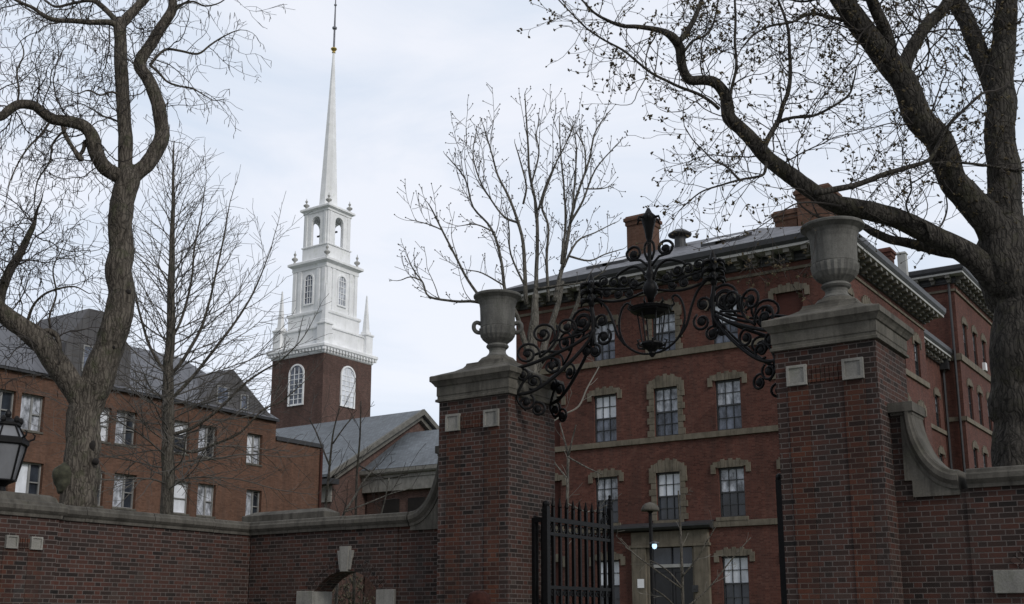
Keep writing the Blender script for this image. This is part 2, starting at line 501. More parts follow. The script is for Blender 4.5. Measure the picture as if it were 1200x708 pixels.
        if bevel:
            md = o.modifiers.new('bevel', 'BEVEL'); md.width = bevel; md.segments = 2; md.limit_method = 'ANGLE'
        return o

def frame(ox, oy, ux, uy, wx, wy):       # u along the wall, w outward
    return lambda u, w, z: (ox + u * ux + w * wx, oy + u * uy + w * wy, z)

def facade(mb, u0, u1, z0, z1, holes, depth=0.2):
    us = sorted(set([u0, u1] + [h[0] for h in holes] + [h[1] for h in holes]))
    zs = sorted(set([z0, z1] + [h[2] for h in holes] + [h[3] for h in holes]))
    for i in range(len(us) - 1):
        for j in range(len(zs) - 1):
            a, b, c, d = us[i], us[i + 1], zs[j], zs[j + 1]
            um, zm = (a + b) / 2, (c + d) / 2
            if any(h[0] < um < h[1] and h[2] < zm < h[3] for h in holes): continue
            mb.add([(a, 0, c), (b, 0, c), (b, 0, d), (a, 0, d)], [(0, 1, 2, 3)])
    for a, b, c, d in holes:
        mb.add([(a, 0, c), (a, -depth, c), (a, -depth, d), (a, 0, d)], [(0, 1, 2, 3)])
        mb.add([(b, 0, c), (b, 0, d), (b, -depth, d), (b, -depth, c)], [(0, 1, 2, 3)])
        mb.add([(a, 0, d), (a, -depth, d), (b, -depth, d), (b, 0, d)], [(0, 1, 2, 3)])
        mb.add([(a, 0, c), (b, 0, c), (b, -depth, c), (a, -depth, c)], [(0, 1, 2, 3)])

def arc(cx, cz, r, a0, a1, n):
    return [(cx + r * math.cos(R(a0 + (a1 - a0) * i / n)), cz + r * math.sin(R(a0 + (a1 - a0) * i / n))) for i in range(n + 1)]
def smooth_path(pts, k=4):
    pts = [Vector(p) for p in pts]
    if len(pts) < 3: return pts
    out = []
    P = [pts[0] * 2 - pts[1]] + pts + [pts[-1] * 2 - pts[-2]]
    for i in range(1, len(P) - 2):
        a, b, c, d = P[i - 1], P[i], P[i + 1], P[i + 2]
        for j in range(k):
            t = j / k
            out.append(0.5 * ((2 * b) + (c - a) * t + (2 * a - 5 * b + 4 * c - d) * t * t + (3 * b - a - 3 * c + d) * t ** 3))
    out.append(pts[-1])
    return out

#@@SETTING
# ------------------------------------------------------------------ the setting
g = MB(); g.add([(-600, -300, -0.06), (400, -300, -0.06), (400, 900, -0.06), (-600, 900, -0.06)], [(0, 1, 2, 3)])
tag(g.build('ground', M['grass']), kind='structure')
g = MB(); g.box(-60, 60, -12, 4.0, -0.2, -0.05)
tag(g.build('road', M['asphalt']), kind='structure')
g = MB(); g.box(-60, 60, 4.0, 14.1, -0.2, 0.07)
tag(g.build('pavement', M['pavement'], bevel=0.02), kind='structure')
g = MB(); g.box(-9.6, -5.5, 14.1, 44.4, -0.2, 0.04)
tag(g.build('path', M['pavement']), kind='structure')

#@@GATE
# ------------------------------------------------------------------ gate piers
D0, PW = 14.2, 1.34
def corner_block(mb, u, z, T, s=0.27):
    mb.T = T
    h = s / 2
    # square panel with a sunken, lozenge centred face
    mb.box(u - h, u + h, -0.05, 0.03, z - h, z + h)
    f = 0.035 * s / 0.27
    mb.box(u - h, u + h, 0.0295, 0.045, z + h - f, z + h)
    mb.box(u - h, u + h, 0.0295, 0.05, z - h, z - h + f)
    mb.box(u - h, u - h + f, 0.0295, 0.05, z - h + f, z + h - f)
    mb.box(u + h - f, u + h, 0.0295, 0.05, z - h + f, z + h - f)
    mb.T = None
def pier(x0, label, ztop=5.02):
    x1, y0, y1 = x0 + PW, D0, D0 + PW
    cx, cy = (x0 + x1) / 2, (y0 + y1) / 2
    t = empty('brick_gate_pier', (cx, cy, 0), label, 'gate pier', 'brick piers of the gateway')
    b = MB(); b.box(x0, x1, y0, y1, 0.3, ztop); b.build('shaft', M['wall_brick'], t, bevel=0.008)
    b = MB(); b.rect_profile(x0, x1, y0, y1, [(0.10, 0), (0.10, 0.27), (0.05, 0.34), (0.002, 0.36)]); b.build('plinth', M['limestone'], t)
    for T, wid in ((frame(x0, y0, 1, 0, 0, -1), PW), (frame(x1, y0, 0, 1, 1, 0), PW)):
        if T(0, 1, 0)[0] > x1 + 0.5: continue
        zb = ztop - 0.36
        for u in (0.30, wid - 0.30):
            b = MB(); corner_block(b, u, zb, T); b.build('corner_block', M['pale_stone'], t)
            b = MB(); b.T = T
            b.box(u - 0.135, u + 0.135, -0.02, 0.014, 0.36, zb - 0.14); b.build('raised_band', M['red_brick_band'], t)
        b = MB(); b.T = T
        n = 8; a0, a1 = 0.30 + 0.137, wid - 0.30 - 0.137
        for i in range(n):
            ua = a0 + (a1 - a0) * i / n
            b.box(ua + 0.005, ua + (a1 - a0) / n - 0.005, -0.02, 0.018, zb - 0.11, zb + 0.10)
        b.build('soldier_course', M['red_brick_band'], t)
    b = MB()
    pr = [(0.0, ztop - 0.004), (0.045, ztop), (0.045, ztop + 0.035), (0.02, ztop + 0.05), (0.02, ztop + 0.085), (0.03, ztop + 0.10), (0.03, ztop + 0.24), (0.05, ztop + 0.25), (0.07, ztop + 0.285),
          (0.095, ztop + 0.315), (0.115, ztop + 0.33), (0.115, ztop + 0.405), (0.10, ztop + 0.42)]
    b.rect_profile(x0, x1, y0, y1, pr)
    b.build('cap', M['limestone'], t)
    h = PW / 2
    b = MB()
    zt = ztop + 0.419
    prof = [(h + 0.09, zt), (h - 0.02, zt + 0.045), (h - 0.17, zt + 0.10), (h - 0.27, zt + 0.16), (h - 0.30, zt + 0.20), (h - 0.31, zt + 0.235)]
    b.square_profile(cx, cy, prof)
    b.lathe(cx, cy, [(h - 0.33, zt + 0.15), (h - 0.345, zt + 0.27), (h - 0.40, zt + 0.33), (h - 0.47, zt + 0.36)], 28)
    b.build('domed_base', M['limestone'], t)
    return t, cx, cy, zt + 0.35
def urn(cx, cy, z0, label, handles):
    t = empty('stone_urn', (cx, cy, z0), label, 'urn', 'stone urns on the gate piers')
    sc = 0.87 if handles else 0.94
    b = MB()
    prof = [(0.21, 0), (0.215, 0.03), (0.19, 0.05), (0.165, 0.075), (0.155, 0.11), (0.165, 0.145), (0.195, 0.165), (0.215, 0.19), (0.20, 0.215), (0.175, 0.23),
            (0.20, 0.25), (0.27, 0.30), (0.315, 0.36), (0.335, 0.44), (0.338, 0.475), (0.318, 0.485), (0.325, 0.50), (0.328, 0.66), (0.335, 0.82), (0.35, 0.89),
            (0.375, 0.935), (0.42, 0.965), (0.455, 0.985), (0.46, 1.01), (0.45, 1.025), (0.36, 1.03), (0.33, 0.96)]
    b.lathe(cx, cy, [(r * sc, z0 + z * 1.04) for r, z in prof], 44, wave=(10, 14))
    b.build('bowl', M['urn_stone'], t, smooth=False)
    if handles:
        for sg in (-1, 1):
            d = Vector((math.cos(YAW), math.sin(YAW), 0)) * sg
            pts = [Vector((cx, cy, z0)) + d * (r - 0.042) + Vector((0, 0, z * 1.04)) for r, z in ((0.31, 0.56), (0.38, 0.585), (0.425, 0.555), (0.43, 0.49), (0.40, 0.44), (0.355, 0.42), (0.31, 0.42))]
            b = MB(); b.tube(smooth_path(pts, 3), 0.035, 8); b.build('handle', M['urn_stone'], t, smooth=True)
    return t
pl, lcx, lcy, lz = pier(-11.05, 'left brick gate pier with grey stone cap')
pr_, rcx, rcy, rz = pier(-5.42, 'right brick gate pier with grey stone cap, nearest the camera', 5.10)
urn(lcx, lcy, lz - 0.01, 'weathered stone urn with two side handles, on the left gate pier', True)
urn(rcx, rcy, rz - 0.01, 'fluted stone urn without handles, on the right gate pier under the long limb', False)

# ------------------------------------------------------------------ boundary walls
YW0, YW1 = 14.6, 15.05
COP = [(-0.0, 0.0), (0.03, 0.0), (0.035, 0.045), (0.06, 0.07), (0.085, 0.10), (0.085, 0.16), (0.06, 0.185), (0.05, 0.22), (0.02, 0.235)]
def coping_line(mb, p0, p1, zb, thick):
    # moulded coping along a straight wall (axis aligned): p0, p1 are (x, y) of the centre line
    (xa, ya), (xb, yb) = p0, p1
    h = thick / 2
    L = math.hypot(xb - xa, yb - ya); n = max(1, round(L / 1.35))
    for i in range(n):
        dz = 0.004 * math.sin(i * 2.7)
        loop = [(-(h + o), zb + z + dz) for o, z in COP] + [(h + o, zb + z + dz) for o, z in reversed(COP)]
        f0, f1 = (i + (0.004 if i else 0)) / n, (i + 1 - (0.004 if i < n - 1 else 0)) / n
        e0 = (xa + (xb - xa) * f0, ya + (yb - ya) * f0); e1 = (xa + (xb - xa) * f1, ya + (yb - ya) * f1)
        if abs(xb - xa) > abs(yb - ya): mb.rings([[(x, y + q, z) for q, z in loop] for x, y in (e0, e1)])
        else: mb.rings([[(x + q, y, z) for q, z in loop] for x, y in (e0, e1)])
def scroll_ramp(mb_stone, mb_fill, mb_brick, xt, sgn, zb, ztop, yc, thick):
    # swept coping rising against the pier: xt = pier face, sgn = direction away from it
    h = thick / 2
    r = ztop - 0.12 - zb
    kx = 0.66
    cxs, czs = xt + sgn * (0.15 + r * kx), zb + r
    path = []
    for i in range(21):
        a = R(90 * i / 20)
        path.append((cxs - sgn * math.sin(a) * r * kx, czs - math.cos(a) * r, a, 1.0 - 0.42 * (i / 20) ** 1.5))
    path.append((path[-1][0], ztop - 0.06, R(90), 0.58))
    rings = []
    for x, z, a, k in path:
        nx, nz_ = sgn * math.sin(a), math.cos(a)
        prof = [(h + o, q * k) for o, q in COP]
        loop = [(-w, q) for w, q in prof] + [(w, q) for w, q in reversed(prof)]
        rings.append([(x + nx * q, yc + w, z + nz_ * q) for w, q in loop])
    mb_stone.rings(rings)
    x0 = min(xt, xt + sgn * 0.31); x1 = max(xt, xt + sgn * 0.31)
    mb_stone.box(x0, x1, yc - h - 0.09, yc + h + 0.09, ztop - 0.06, ztop + 0.06)
    mb_stone.box(x0 + 0.02, x1 - 0.02, yc - h - 0.05, yc + h + 0.05, ztop - 0.10, ztop - 0.059)
    # pale stone web under the sweep, toothed into the brick next to the pier
    xs = [xt + sgn * 0.13, xt + sgn * 0.22]
    poly = [(xs[0], ztop - 0.10)] + [(x, z) for x, z, a, k in reversed(path)] + [(cxs, zb - 0.07), (xs[1], zb - 0.07), (xs[1], zb + 0.14), (xs[0], zb + 0.14)]
    mb_fill.T = lambda u, w, z: (u, yc + w, z)
    mb_fill.prism(poly, -h - 0.012, h + 0.012)
    mb_brick.box(min(xt, xs[1]) + 0.001, max(xt, xs[1]), yc - h + 0.02, yc + h - 0.02, zb - 0.1, ztop - 0.101)
def arch_bay(t, xa, xb, xc, ztop, springz=2.08, half=0.73, rise=0.36):
    """wall bay with a segment-headed foot gate, keystone, brick ring and impost stones"""
    rad = (half * half + rise * rise) / (2 * rise)
    cz = springz + rise - rad
    ang = math.degrees(math.asin(half / rad))
    top = springz + rise
    pts = [(xa, 0), (xc - half, 0), (xc - half, springz)]
    pts += arc(xc, cz, rad, 90 + ang, 90 - ang, 20)[1:-1]
    pts += [(xc + half, springz), (xc + half, 0), (xb, 0), (xb, ztop), (xa, ztop)]
    b = MB(); b.prism(pts, YW0 + 0.02, YW1); b.build('arch_bay', M['wall_brick'], t)
    b = MB()
    n = 26
    for i in range(n):
        a0, a1 = 90 + ang - 2 * ang * i / n - 0.25, 90 + ang - 2 * ang * (i + 1) / n + 0.25
        if abs((a0 + a1) / 2 - 90) < 5.5: continue
        q = [(xc + rr * math.cos(R(aa)), cz + rr * math.sin(R(aa))) for rr, aa in ((rad - 0.004, a0), (rad + 0.105, a0), (rad + 0.105, a1), (rad - 0.004, a1))]
        b.prism(q, YW0 + 0.006, YW0 + 0.2)
        q = [(xc + rr * math.cos(R(aa)), cz + rr * math.sin(R(aa))) for rr, aa in ((rad + 0.115, a0), (rad + 0.22, a0), (rad + 0.22, a1), (rad + 0.115, a1))]
        b.prism(q, YW0 + 0.004 + 0.006 * (i % 2), YW0 + 0.2)
    b.build('arch_ring', M['wall_brick'], t)
    b = MB()
    z0 = top - 0.02
    for dx0, dx1, tw, pr in ((-0.075, 0.075, 0.105, 0.055), (-0.115, -0.0755, 0.17, 0.035), (0.0755, 0.115, 0.17, 0.035)):
        tp = 0.42 if pr > 0.05 else 0.35
        if dx0 < -0.08: q = [(xc + dx0, z0 + 0.03), (xc + dx1, z0 + 0.03), (xc - 0.106, z0 + tp), (xc - tw, z0 + tp)]
        elif dx0 > 0.05: q = [(xc + dx0, z0 + 0.03), (xc + dx1, z0 + 0.03), (xc + tw, z0 + tp), (xc + 0.106, z0 + tp)]
        else: q = [(xc + dx0, z0), (xc + dx1, z0), (xc + tw, z0 + tp), (xc - tw, z0 + tp)]
        b.prism(q, YW0 - pr, YW0 + 0.18)
    b.build('keystone', M['pale_stone'], t)
    for s_ in (-1, 1):
        b = MB()
        xs = sorted((xc + s_ * (half - 0.02), xc + s_ * (half + 0.37)))
        b.box(xs[0], xs[1], YW0 - 0.03, YW1 + 0.01, springz - 0.24, springz + 0.03)
        b.build('impost_block', M['pale_stone'], t, bevel=0.008)

WT = 3.12
lw = empty('brick_boundary_wall', (-15.0, YW0, 0), 'long brick wall with moulded stone coping and arched foot gate, left of the gate', 'wall', 'brick walls flanking the gateway')
XC = -15.67
b = MB(); b.box(-12.20, -11.052, YW0 + 0.04, YW1, 0, WT); b.build('scroll_bay', M['wall_brick'], lw)
arch_bay(lw, -15.64, -12.202, -13.31, WT)
b = MB(); b.box(XC - 0.45, XC, 2.0, YW1, 0, WT); b.build('return_bay', M['wall_brick'], lw)
st = MB(); fl = MB(); fb = MB()
coping_line(st, (-16.05, (YW0 + YW1) / 2), (-11.95, (YW0 + YW1) / 2), WT, YW1 - YW0)
coping_line(st, (XC - 0.225, 2.0), (XC - 0.225, YW1 - 0.02), WT + 0.002, 0.45)
scroll_ramp(st, fl, fb, -11.052, -1, WT, 4.32, (YW0 + YW1) / 2, YW1 - YW0)
st.build('coping', M['coping'], lw)
fl.build('scroll_web', M['limestone'], lw); fb.build('brick_infill', M['wall_brick'], lw)
b = MB(); b.rect_profile(-16.0, -13.95, YW0 + 0.10, YW1 + 0.06, [(0, WT + 0.20), (0, WT + 0.36), (-0.16, WT + 0.44)]); b.build('corner_slab', M['coping'], lw)
# buttress pier of the return wall, carries the lantern
b = MB(); b.box(XC - 0.50, XC + 0.10, 8.75, 10.62, 0, WT); b.build('buttress', M['wall_brick'], lw)
Tl = frame(XC + 0.10, 8.75, 0, 1, 1, 0)
b = MB(); b.rect_profile(XC - 0.50, XC + 0.10, 8.75, 10.62, [(o, WT + z + 0.004) for o, z in COP] + [(-0.02, WT + 0.25), (-0.05, WT + 0.32), (-0.12, WT + 0.36)]); b.build('buttress_cap', M['coping'], lw)
ka, kb = onX(12.5, 635, XC + 0.1), onX(41.5, 636, XC + 0.1)
for k in (ka, kb):
    u = k.y - 8.75
    b = MB(); corner_block(b, u, ka.z, Tl, 0.19); b.build('corner_block', M['pale_stone'], lw)
    b = MB(); b.T = Tl; b.box(u - 0.11, u + 0.11, -0.02, 0.012, 0.3, ka.z - 0.10); b.build('raised_band', M['red_brick_band'], lw)
b = MB(); b.T = Tl
u0, u1 = ka.y - 8.75 + 0.10, kb.y - 8.75 - 0.10
for i in range(5):
    ua = u0 + (u1 - u0) * i / 5
    b.box(ua + 0.005, ua + (u1 - u0) / 5 - 0.005, -0.02, 0.016, ka.z - 0.08, ka.z + 0.07)
b.build('soldier_course', M['red_brick_band'], lw)

WR = 3.18
rw = empty('brick_boundary_wall', (-3.0, YW0, 0), 'brick wall with swept stone scroll right of the gate, in front of the big tree', 'wall', 'brick walls flanking the gateway')
xr0 = -5.42 + PW
b = MB(); b.box(xr0 + 0.002, -3.24, YW0 + 0.04, YW1, 0, WR); b.build('scroll_bay', M['wall_brick'], rw)
arch_bay(rw, -3.238, 0.4, -1.90, WR, springz=2.16)
b = MB(); b.box(0.402, 6.0, YW0 + 0.02, YW1, 0, WR); b.build('end_bay', M['wall_brick'], rw)
st = MB(); fl = MB(); fb = MB()
coping_line(st, (-3.2, (YW0 + YW1) / 2), (6.0, (YW0 + YW1) / 2), WR, YW1 - YW0)
scroll_ramp(st, fl, fb, xr0 + 0.002, 1, WR, 4.25, (YW0 + YW1) / 2, YW1 - YW0)
st.build('coping', M['coping'], rw)
fl.build('scroll_web', M['limestone'], rw); fb.build('brick_infill', M['wall_brick'], rw)

#@@HALL
# ------------------------------------------------------------------ the red brick hall
HX0, HX1, HY0, HY1 = -30.3, -14.4, 45.0, 58.8
hall = empty('brick_hall', ((HX0 + HX1) / 2, 52, 0), 'tall dark red brick hall with sandstone trim and bracketed eaves behind the gate', 'building')
TF = frame(0, HY0, 1, 0, 0, -1)           # front: u = X
TS = frame(HX1, 0, 0, 1, 1, 0)            # side: u = Y
TR = frame(-16.2, 0, 0, 1, 1, 0)          # recess
TW = frame(-15.1, 0, 0, 1, 1, 0)          # rear wing side
TWF = frame(0, 69.6, 1, 0, 0, -1)         # rear wing front
colsF = [-28.4, -25.4, -22.3, -19.35, -16.4]
rowsF = [(2.0, 4.25), (5.88, 7.97), (9.58, 11.76), (13.40, 15.2)]
rnd = random.Random(5)
def sash_window(parent, T, uc, z0, z1, w, mats, wr=-0.16, arch=False, frame_mat='sash', cols=3):
    h = z1 - z0
    f = MB(); f.T = T
    a, c = uc - w / 2, uc + w / 2
    fw = 0.055
    f.box(a, a + fw, wr - 0.05, wr + 0.06, z0, z1); f.box(c - fw, c, wr - 0.05, wr + 0.06, z0, z1)
    f.box(a + fw, c - fw, wr - 0.05, wr + 0.06, z1 - fw * 1.3, z1); f.box(a + fw, c - fw, wr - 0.05, wr + 0.06, z0, z0 + fw)
    zm = z0 + h * 0.5
    f.box(a + fw, c - fw, wr - 0.04, wr + 0.045, zm - 0.035, zm + 0.035)
    for i in range(1, cols):
        u = a + fw + (c - a - 2 * fw) * i / cols
        f.box(u - 0.014, u + 0.014, wr - 0.02, wr + 0.03, z0 + fw, zm - 0.035)
        f.box(u - 0.014, u + 0.014, wr - 0.02, wr + 0.035, zm + 0.035, z1 - fw * 1.3)
    for zz in ((z0 + zm) / 2, (z1 + zm) / 2):
        f.box(a + fw, c - fw, wr - 0.019, wr + 0.029, zz - 0.014, zz + 0.014)
    win = f.build('window', M[frame_mat], parent)
    for (za, zb, mname, dz) in ((zm, z1, mats[0], 0.0), (z0, zm, mats[1], -0.012)):
        p = MB(); p.T = T
        p.box(a + 0.01, c - 0.01, wr - 0.03 + dz, wr - 0.01 + dz, za + 0.002, zb - 0.002)
        p.build('pane', M[mname], win)
    return win
def lintel(parent, T, uc, z, w, high=0.30, ear=0.26, drop=0.24, arch=0.10, proud=0.05):
    b = MB(); b.T = T
    n = 7
    half = w / 2 + 0.02
    for i in range(n):
        ua, ub = uc - half + 2 * half * i / n, uc - half + 2 * half * (i + 1) / n
        ta = math.tan((ua - uc) * 0.35) ; tb = math.tan((ub - uc) * 0.35)
        za = z + high + arch * (1 - ((ua - uc) / half) ** 2); zb = z + high + arch * (1 - ((ub - uc) / half) ** 2)
        b.prism([(ua + 0.006, z), (ub - 0.006, z), (ub - 0.006 + tb * high * .6, zb + (0.05 if i % 2 else -0.02)), (ua + 0.006 + ta * high * .6, za + (0.05 if i % 2 else -0.02))], -0.05, proud + (0.012 if i % 2 else 0.0))
    for s_ in (-1, 1):
        us = sorted((uc + s_ * (half + 0.09), uc + s_ * (half + ear + 0.04)))
        b.box(us[0], us[1], -0.05, proud + 0.02, z - drop, z + high * 0.55)
        us = sorted((uc + s_ * (half - 0.0), uc + s_ * (half + ear * 0.75)))
        b.box(us[0], us[1], -0.05, proud + 0.016, z + high * 0.1, z + high * 0.9)
    return b.build('lintel', M['sandstone'], parent)
def quoins(parent, T, uc, z0, z1, w):
    n = int((z1 - z0) / 0.27)
    for s_ in (-1, 1):
        b = MB(); b.T = T
        for i in range(n):
            za, zb = z0 + (z1 - z0) * i / n, z0 + (z1 - z0) * (i + 1) / n
            ext = 0.34 if i % 2 == 0 else 0.24
            us = sorted((uc + s_ * (w / 2 + 0.003), uc + s_ * (w / 2 + ext)))
            b.box(us[0], us[1], -0.05, 0.05 + (0.012 if i % 2 == 0 else 0), za + 0.008, zb - 0.008)
        b.build('quoins', M['sandstone'], parent)
WWID = 1.16
holes = []
for ci, c in enumerate(colsF):
    for ri, (z0, z1) in enumerate(rowsF):
        if ci == 2 and ri == 0: continue
        holes.append((c - WWID / 2, c + WWID / 2, z0, z1))
holes.append((-23.3, -21.25, 0.9, 4.72))
b = MB(); b.T = TF
facade(b, HX0, HX1, 0, 16.9, holes, 0.22)
side_cols = [46.5, 49.15, 51.8, 54.45, 57.1]
b.T = TS
hs = [(c - 0.5, c + 0.5, z0, z1) for c in side_cols for (z0, z1) in rowsF[1:]]
facade(b, HY0, HY1, 0, 16.9, hs, 0.22)
b.T = None
b.add([(HX1, HY1, 0), (HX0, HY1, 0), (HX0, HY1, 16.9), (HX1, HY1, 16.9)], [(0, 1, 2, 3)])
b.add([(HX0, HY0, 0), (HX0, HY1, 0), (HX0, HY1, 16.9), (HX0, HY0, 16.9)], [(0, 1, 2, 3)])
b.build('wall', M['hall_brick'], hall)
for ci, c in enumerate(colsF):
    for ri, (z0, z1) in enumerate(rowsF):
        if ci == 2 and ri == 0: continue
        if ci in (0, 4):
            p = MB(); p.T = TF; p.box(c - WWID / 2 + 0.002, c + WWID / 2 - 0.002, -0.2, -0.10, z0 + 0.002, z1 - 0.002); p.build('blind_panel', M['hall_infill'], hall)
        else:
            up = rnd.choice(['pane_blind', 'pane_blind', 'pane_net_reflect']) if ri else 'pane_blind'
            lo = ['pane_dark', 'pane_dark', 'pane_blue', 'pane_blue'][ri]
            if ci == 2 and ri == 2: up = 'pane_net_reflect'
            if ci == 1 and ri == 1: up = 'pane_net_reflect'
            sash_window(hall, TF, c, z0, z1, WWID, (up, lo))
        lintel(hall, TF, c, z1, WWID, high=0.28 if ci != 2 else 0.40, arch=0.05 if ci != 2 else 0.16)
        if ci == 2: quoins(hall, TF, c, z0, z1 + 0.1, WWID)
        if ri == 1:
            p = MB(); p.T = TF; p.box(c - 0.72, c + 0.72, -0.05, 0.11, z0 - 0.16, z0 - 0.002); p.build('sill', M['sandstone'], hall)
for i, c in enumerate(side_cols):
    for ri, (z0, z1) in enumerate(rowsF[1:]):
        sash_window(hall, TS, c, z0, z1, 1.0, ('pane_net_reflect', 'pane_dark'))
        lintel(hall, TS, c, z1, 1.0, high=0.34, ear=0.2, arch=0.1)
# sill courses
def course(zb, zt, proud, name='string_course', mat='sandstone'):
    b = MB(); b.T = TF
    b.box(HX0, HX1 + proud, -0.05, proud, zb, zt)
    b.T = TS; b.box(HY0 + 0.003, HY1, -0.05, proud - 0.002, zb + 0.002, zt - 0.002)
    b.build(name, M[mat], hall, bevel=0.01)
course(9.31, 9.56, 0.10); course(13.10, 13.38, 0.10); course(5.47, 5.72, 0.09); course(16.14, 16.27, 0.06)
# door case
b = MB(); b.T = TF
b.box(-24.12, -23.42, -0.05, 0.16, 0.6, 4.72); b.box(-21.13, -20.45, -0.05, 0.16, 0.6, 4.72)
b.box(-23.42, -23.3, -0.2, 0.06, 0.6, 4.72); b.box(-21.25, -21.13, -0.2, 0.06, 0.6, 4.72)
b.build('door_case', M['sandstone'], hall, bevel=0.015)
b = MB(); b.T = TF; b.box(-24.2, -20.38, -0.05, 0.20, 4.722, 4.84); b.box(-24.12, -20.45, -0.05, 0.165, 4.842, 5.40); b.build('entablature', M['sandstone'], hall, bevel=0.01)
b = MB(); b.T = TF; b.rings([[(-24.9, w, z) for w, z in ((0.0, 5.42), (0.42, 5.46), (0.5, 5.56), (0.5, 5.64), (0.0, 5.80))], [(-20.2, w, z) for w, z in ((0.0, 5.42), (0.42, 5.46), (0.5, 5.56), (0.5, 5.64), (0.0, 5.80))]]); b.build('door_hood', M['dark_metal'], hall)
d = MB(); d.T = TF
d.box(-23.3, -21.25, -0.22, -0.17, 0.9, 3.85)
for u0 in (-23.22, -22.24):
    d.box(u0, u0 + 0.06, -0.169, -0.13, 0.95, 3.8); d.box(u0 + 0.84, u0 + 0.90, -0.169, -0.13, 0.95, 3.8)
    d.box(u0 + 0.06, u0 + 0.84, -0.169, -0.13, 0.95, 1.2); d.box(u0 + 0.06, u0 + 0.84, -0.169, -0.13, 2.0, 2.2); d.box(u0 + 0.06, u0 + 0.84, -0.169, -0.13, 3.66, 3.8)
door = d.build('door', M['door'], hall)
d = MB(); d.T = TF; d.box(-23.28, -21.27, -0.2, -0.06, 3.86, 4.0); d.build('transom_bar', M['white_trim'], door)
d = MB(); d.T = TF; d.box(-23.28, -21.27, -0.2, -0.17, 4.01, 4.70); d.build('fanlight', M['pane_dark'], door)
d = MB(); d.T = TF; d.box(-23.3, -23.22, -0.19, -0.1, 4.02, 4.7); d.box(-21.33, -21.26, -0.19, -0.1, 4.02, 4.7); d.box(-22.32, -22.27, -0.19, -0.1, 4.02, 4.7); d.build('fanlight_frame', M['door'], door)
p = onY(753, 684, HY0); n_ = MB(); n_.T = TF; n_.box(p.x - 0.16, p.x + 0.16, 0.161, 0.175, p.z - 0.19, p.z + 0.19); tag(n_.build('notice', M['paper'], hall), 'small white notice on the door pier')
p = onY(817, 690, HY0); n_ = MB(); n_.T = TF; n_.box(p.x - 0.13, p.x + 0.13, 0.161, 0.24, p.z - 0.14, p.z + 0.14); n_.box(p.x - 0.08, p.x + 0.08, 0.239, 0.26, p.z - 0.02, p.z + 0.1); n_.build('entry_phone', M['dark_metal'], hall)
b = MB(); b.T = TF
for i in range(5): b.box(-24.3 - 0.0 * i, -20.3, 0.0, 0.4 + 0.32 * (5 - i), 0.18 * i, 0.18 * (i + 1) - 0.002)
b.build('door_steps', M['limestone'], hall)
# eaves of the main block
def eaves(x0, x1, y0, y1, z, sides, parent, ov=0.85, sp=0.78):
    fr = MB(); ft = MB(); gut = MB()
    gut.rect_profile(x0, x1, y0, y1, [(ov - 0.30, z + 0.17), (ov + 0.02, z + 0.172), (ov + 0.10, z + 0.30), (ov + 0.12, z + 0.52), (ov + 0.05, z + 0.56), (ov - 0.2, z + 0.60)])
    fr.rect_profile(x0, x1, y0, y1, [(-0.02, z + 0.05), (ov, z + 0.05), (ov, z + 0.168), (-0.02, z + 0.169)])
    ft.rect_profile(x0, x1, y0, y1, [(-0.02, z - 0.38), (0.10, z - 0.36), (0.12, z - 0.26), (0.16, z - 0.24), (0.16, z - 0.10), (0.12, z + 0.048), (-0.02, z + 0.049)])
    def brk(T, u):
        br = MB(); br.T = T
        br.prism([(u - 0.13, z + 0.046), (u - 0.13, z - 0.14), (u + 0.13, z - 0.14), (u + 0.13, z + 0.046)], ov - 0.34, ov - 0.06)
        br.box(u - 0.125, u + 0.125, 0.13, ov - 0.341, z - 0.24, z + 0.045)
        br.box(u - 0.10, u + 0.10, 0.13, 0.36, z - 0.36, z - 0.241)
        br.build('bracket', M['eave_block'], parent)
    if 'F' in sides:
        n = int((x1 - x0) / sp)
        for i in range(n + 1): brk(frame(0, y0, 1, 0, 0, -1), x0 + 0.2 + (x1 - x0 - 0.4) * i / n)
    if 'S' in sides:
        n = int((y1 - y0) / sp)
        for i in range(n + 1): brk(frame(x1, 0, 0, 1, 1, 0), y0 + 0.2 + (y1 - y0 - 0.4) * i / n)
    if 'L' in sides:
        n = int((y1 - y0) / sp)
        for i in range(n + 1): brk(frame(x0, 0, 0, 1, -1, 0), y0 + 0.2 + (y1 - y0 - 0.4) * i / n)
    ft.build('frieze', M['dark_metal'], parent)
    fr.build('fascia', M['white_trim'], parent)
    gut.build('gutter', M['dark_metal'], parent)
M['eave_block'] = plain_mat('weathered_eave_paint', (.12, .115, .10), 0.7, amt=0.3)
eaves(HX0, HX1, HY0, HY1, 16.85, 'FS', hall)
def hip(x0, x1, y0, y1, z0, rx0, rx1, ry, z1):
    b = MB()
    b.add([(x0, y0, z0), (x1, y0, z0), (x1, y1, z0), (x0, y1, z0), (rx0, ry, z1), (rx1, ry, z1)],
          [(0, 1, 5, 4), (1, 2, 5), (2, 3, 4, 5), (3, 0, 4), (3, 2, 1, 0)])
    return b
roof = hip(HX0 - 0.8, HX1 + 0.8, HY0 - 0.8, HY1 + 0.8, 17.43, -27.2, -20.2, 51.7, 20.75).build('roof', M['slate'], hall)
def chimney(parent, cx, cy, z0, z1, w, mat='dorm_brick', d=None):
    d = d or w
    b = MB(); b.rect_profile(cx - w / 2, cx + w / 2, cy - d / 2, cy + d / 2, [(0, z0), (0, z1 - 0.55), (0.06, z1 - 0.50), (0.06, z1 - 0.32), (0.13, z1 - 0.28), (0.13, z1 - 0.12), (0.05, z1 - 0.06), (0.03, z1)])
    return b.build('chimney', M[mat], parent)
chimney(roof, -26.1, 50.6, 18.5, 22.15, 1.25)
chimney(roof, -18.35, 51.0, 17.6, 20.95, 1.1)
chimney(roof, -16.9, 51.0, 17.6, 21.75, 1.55)
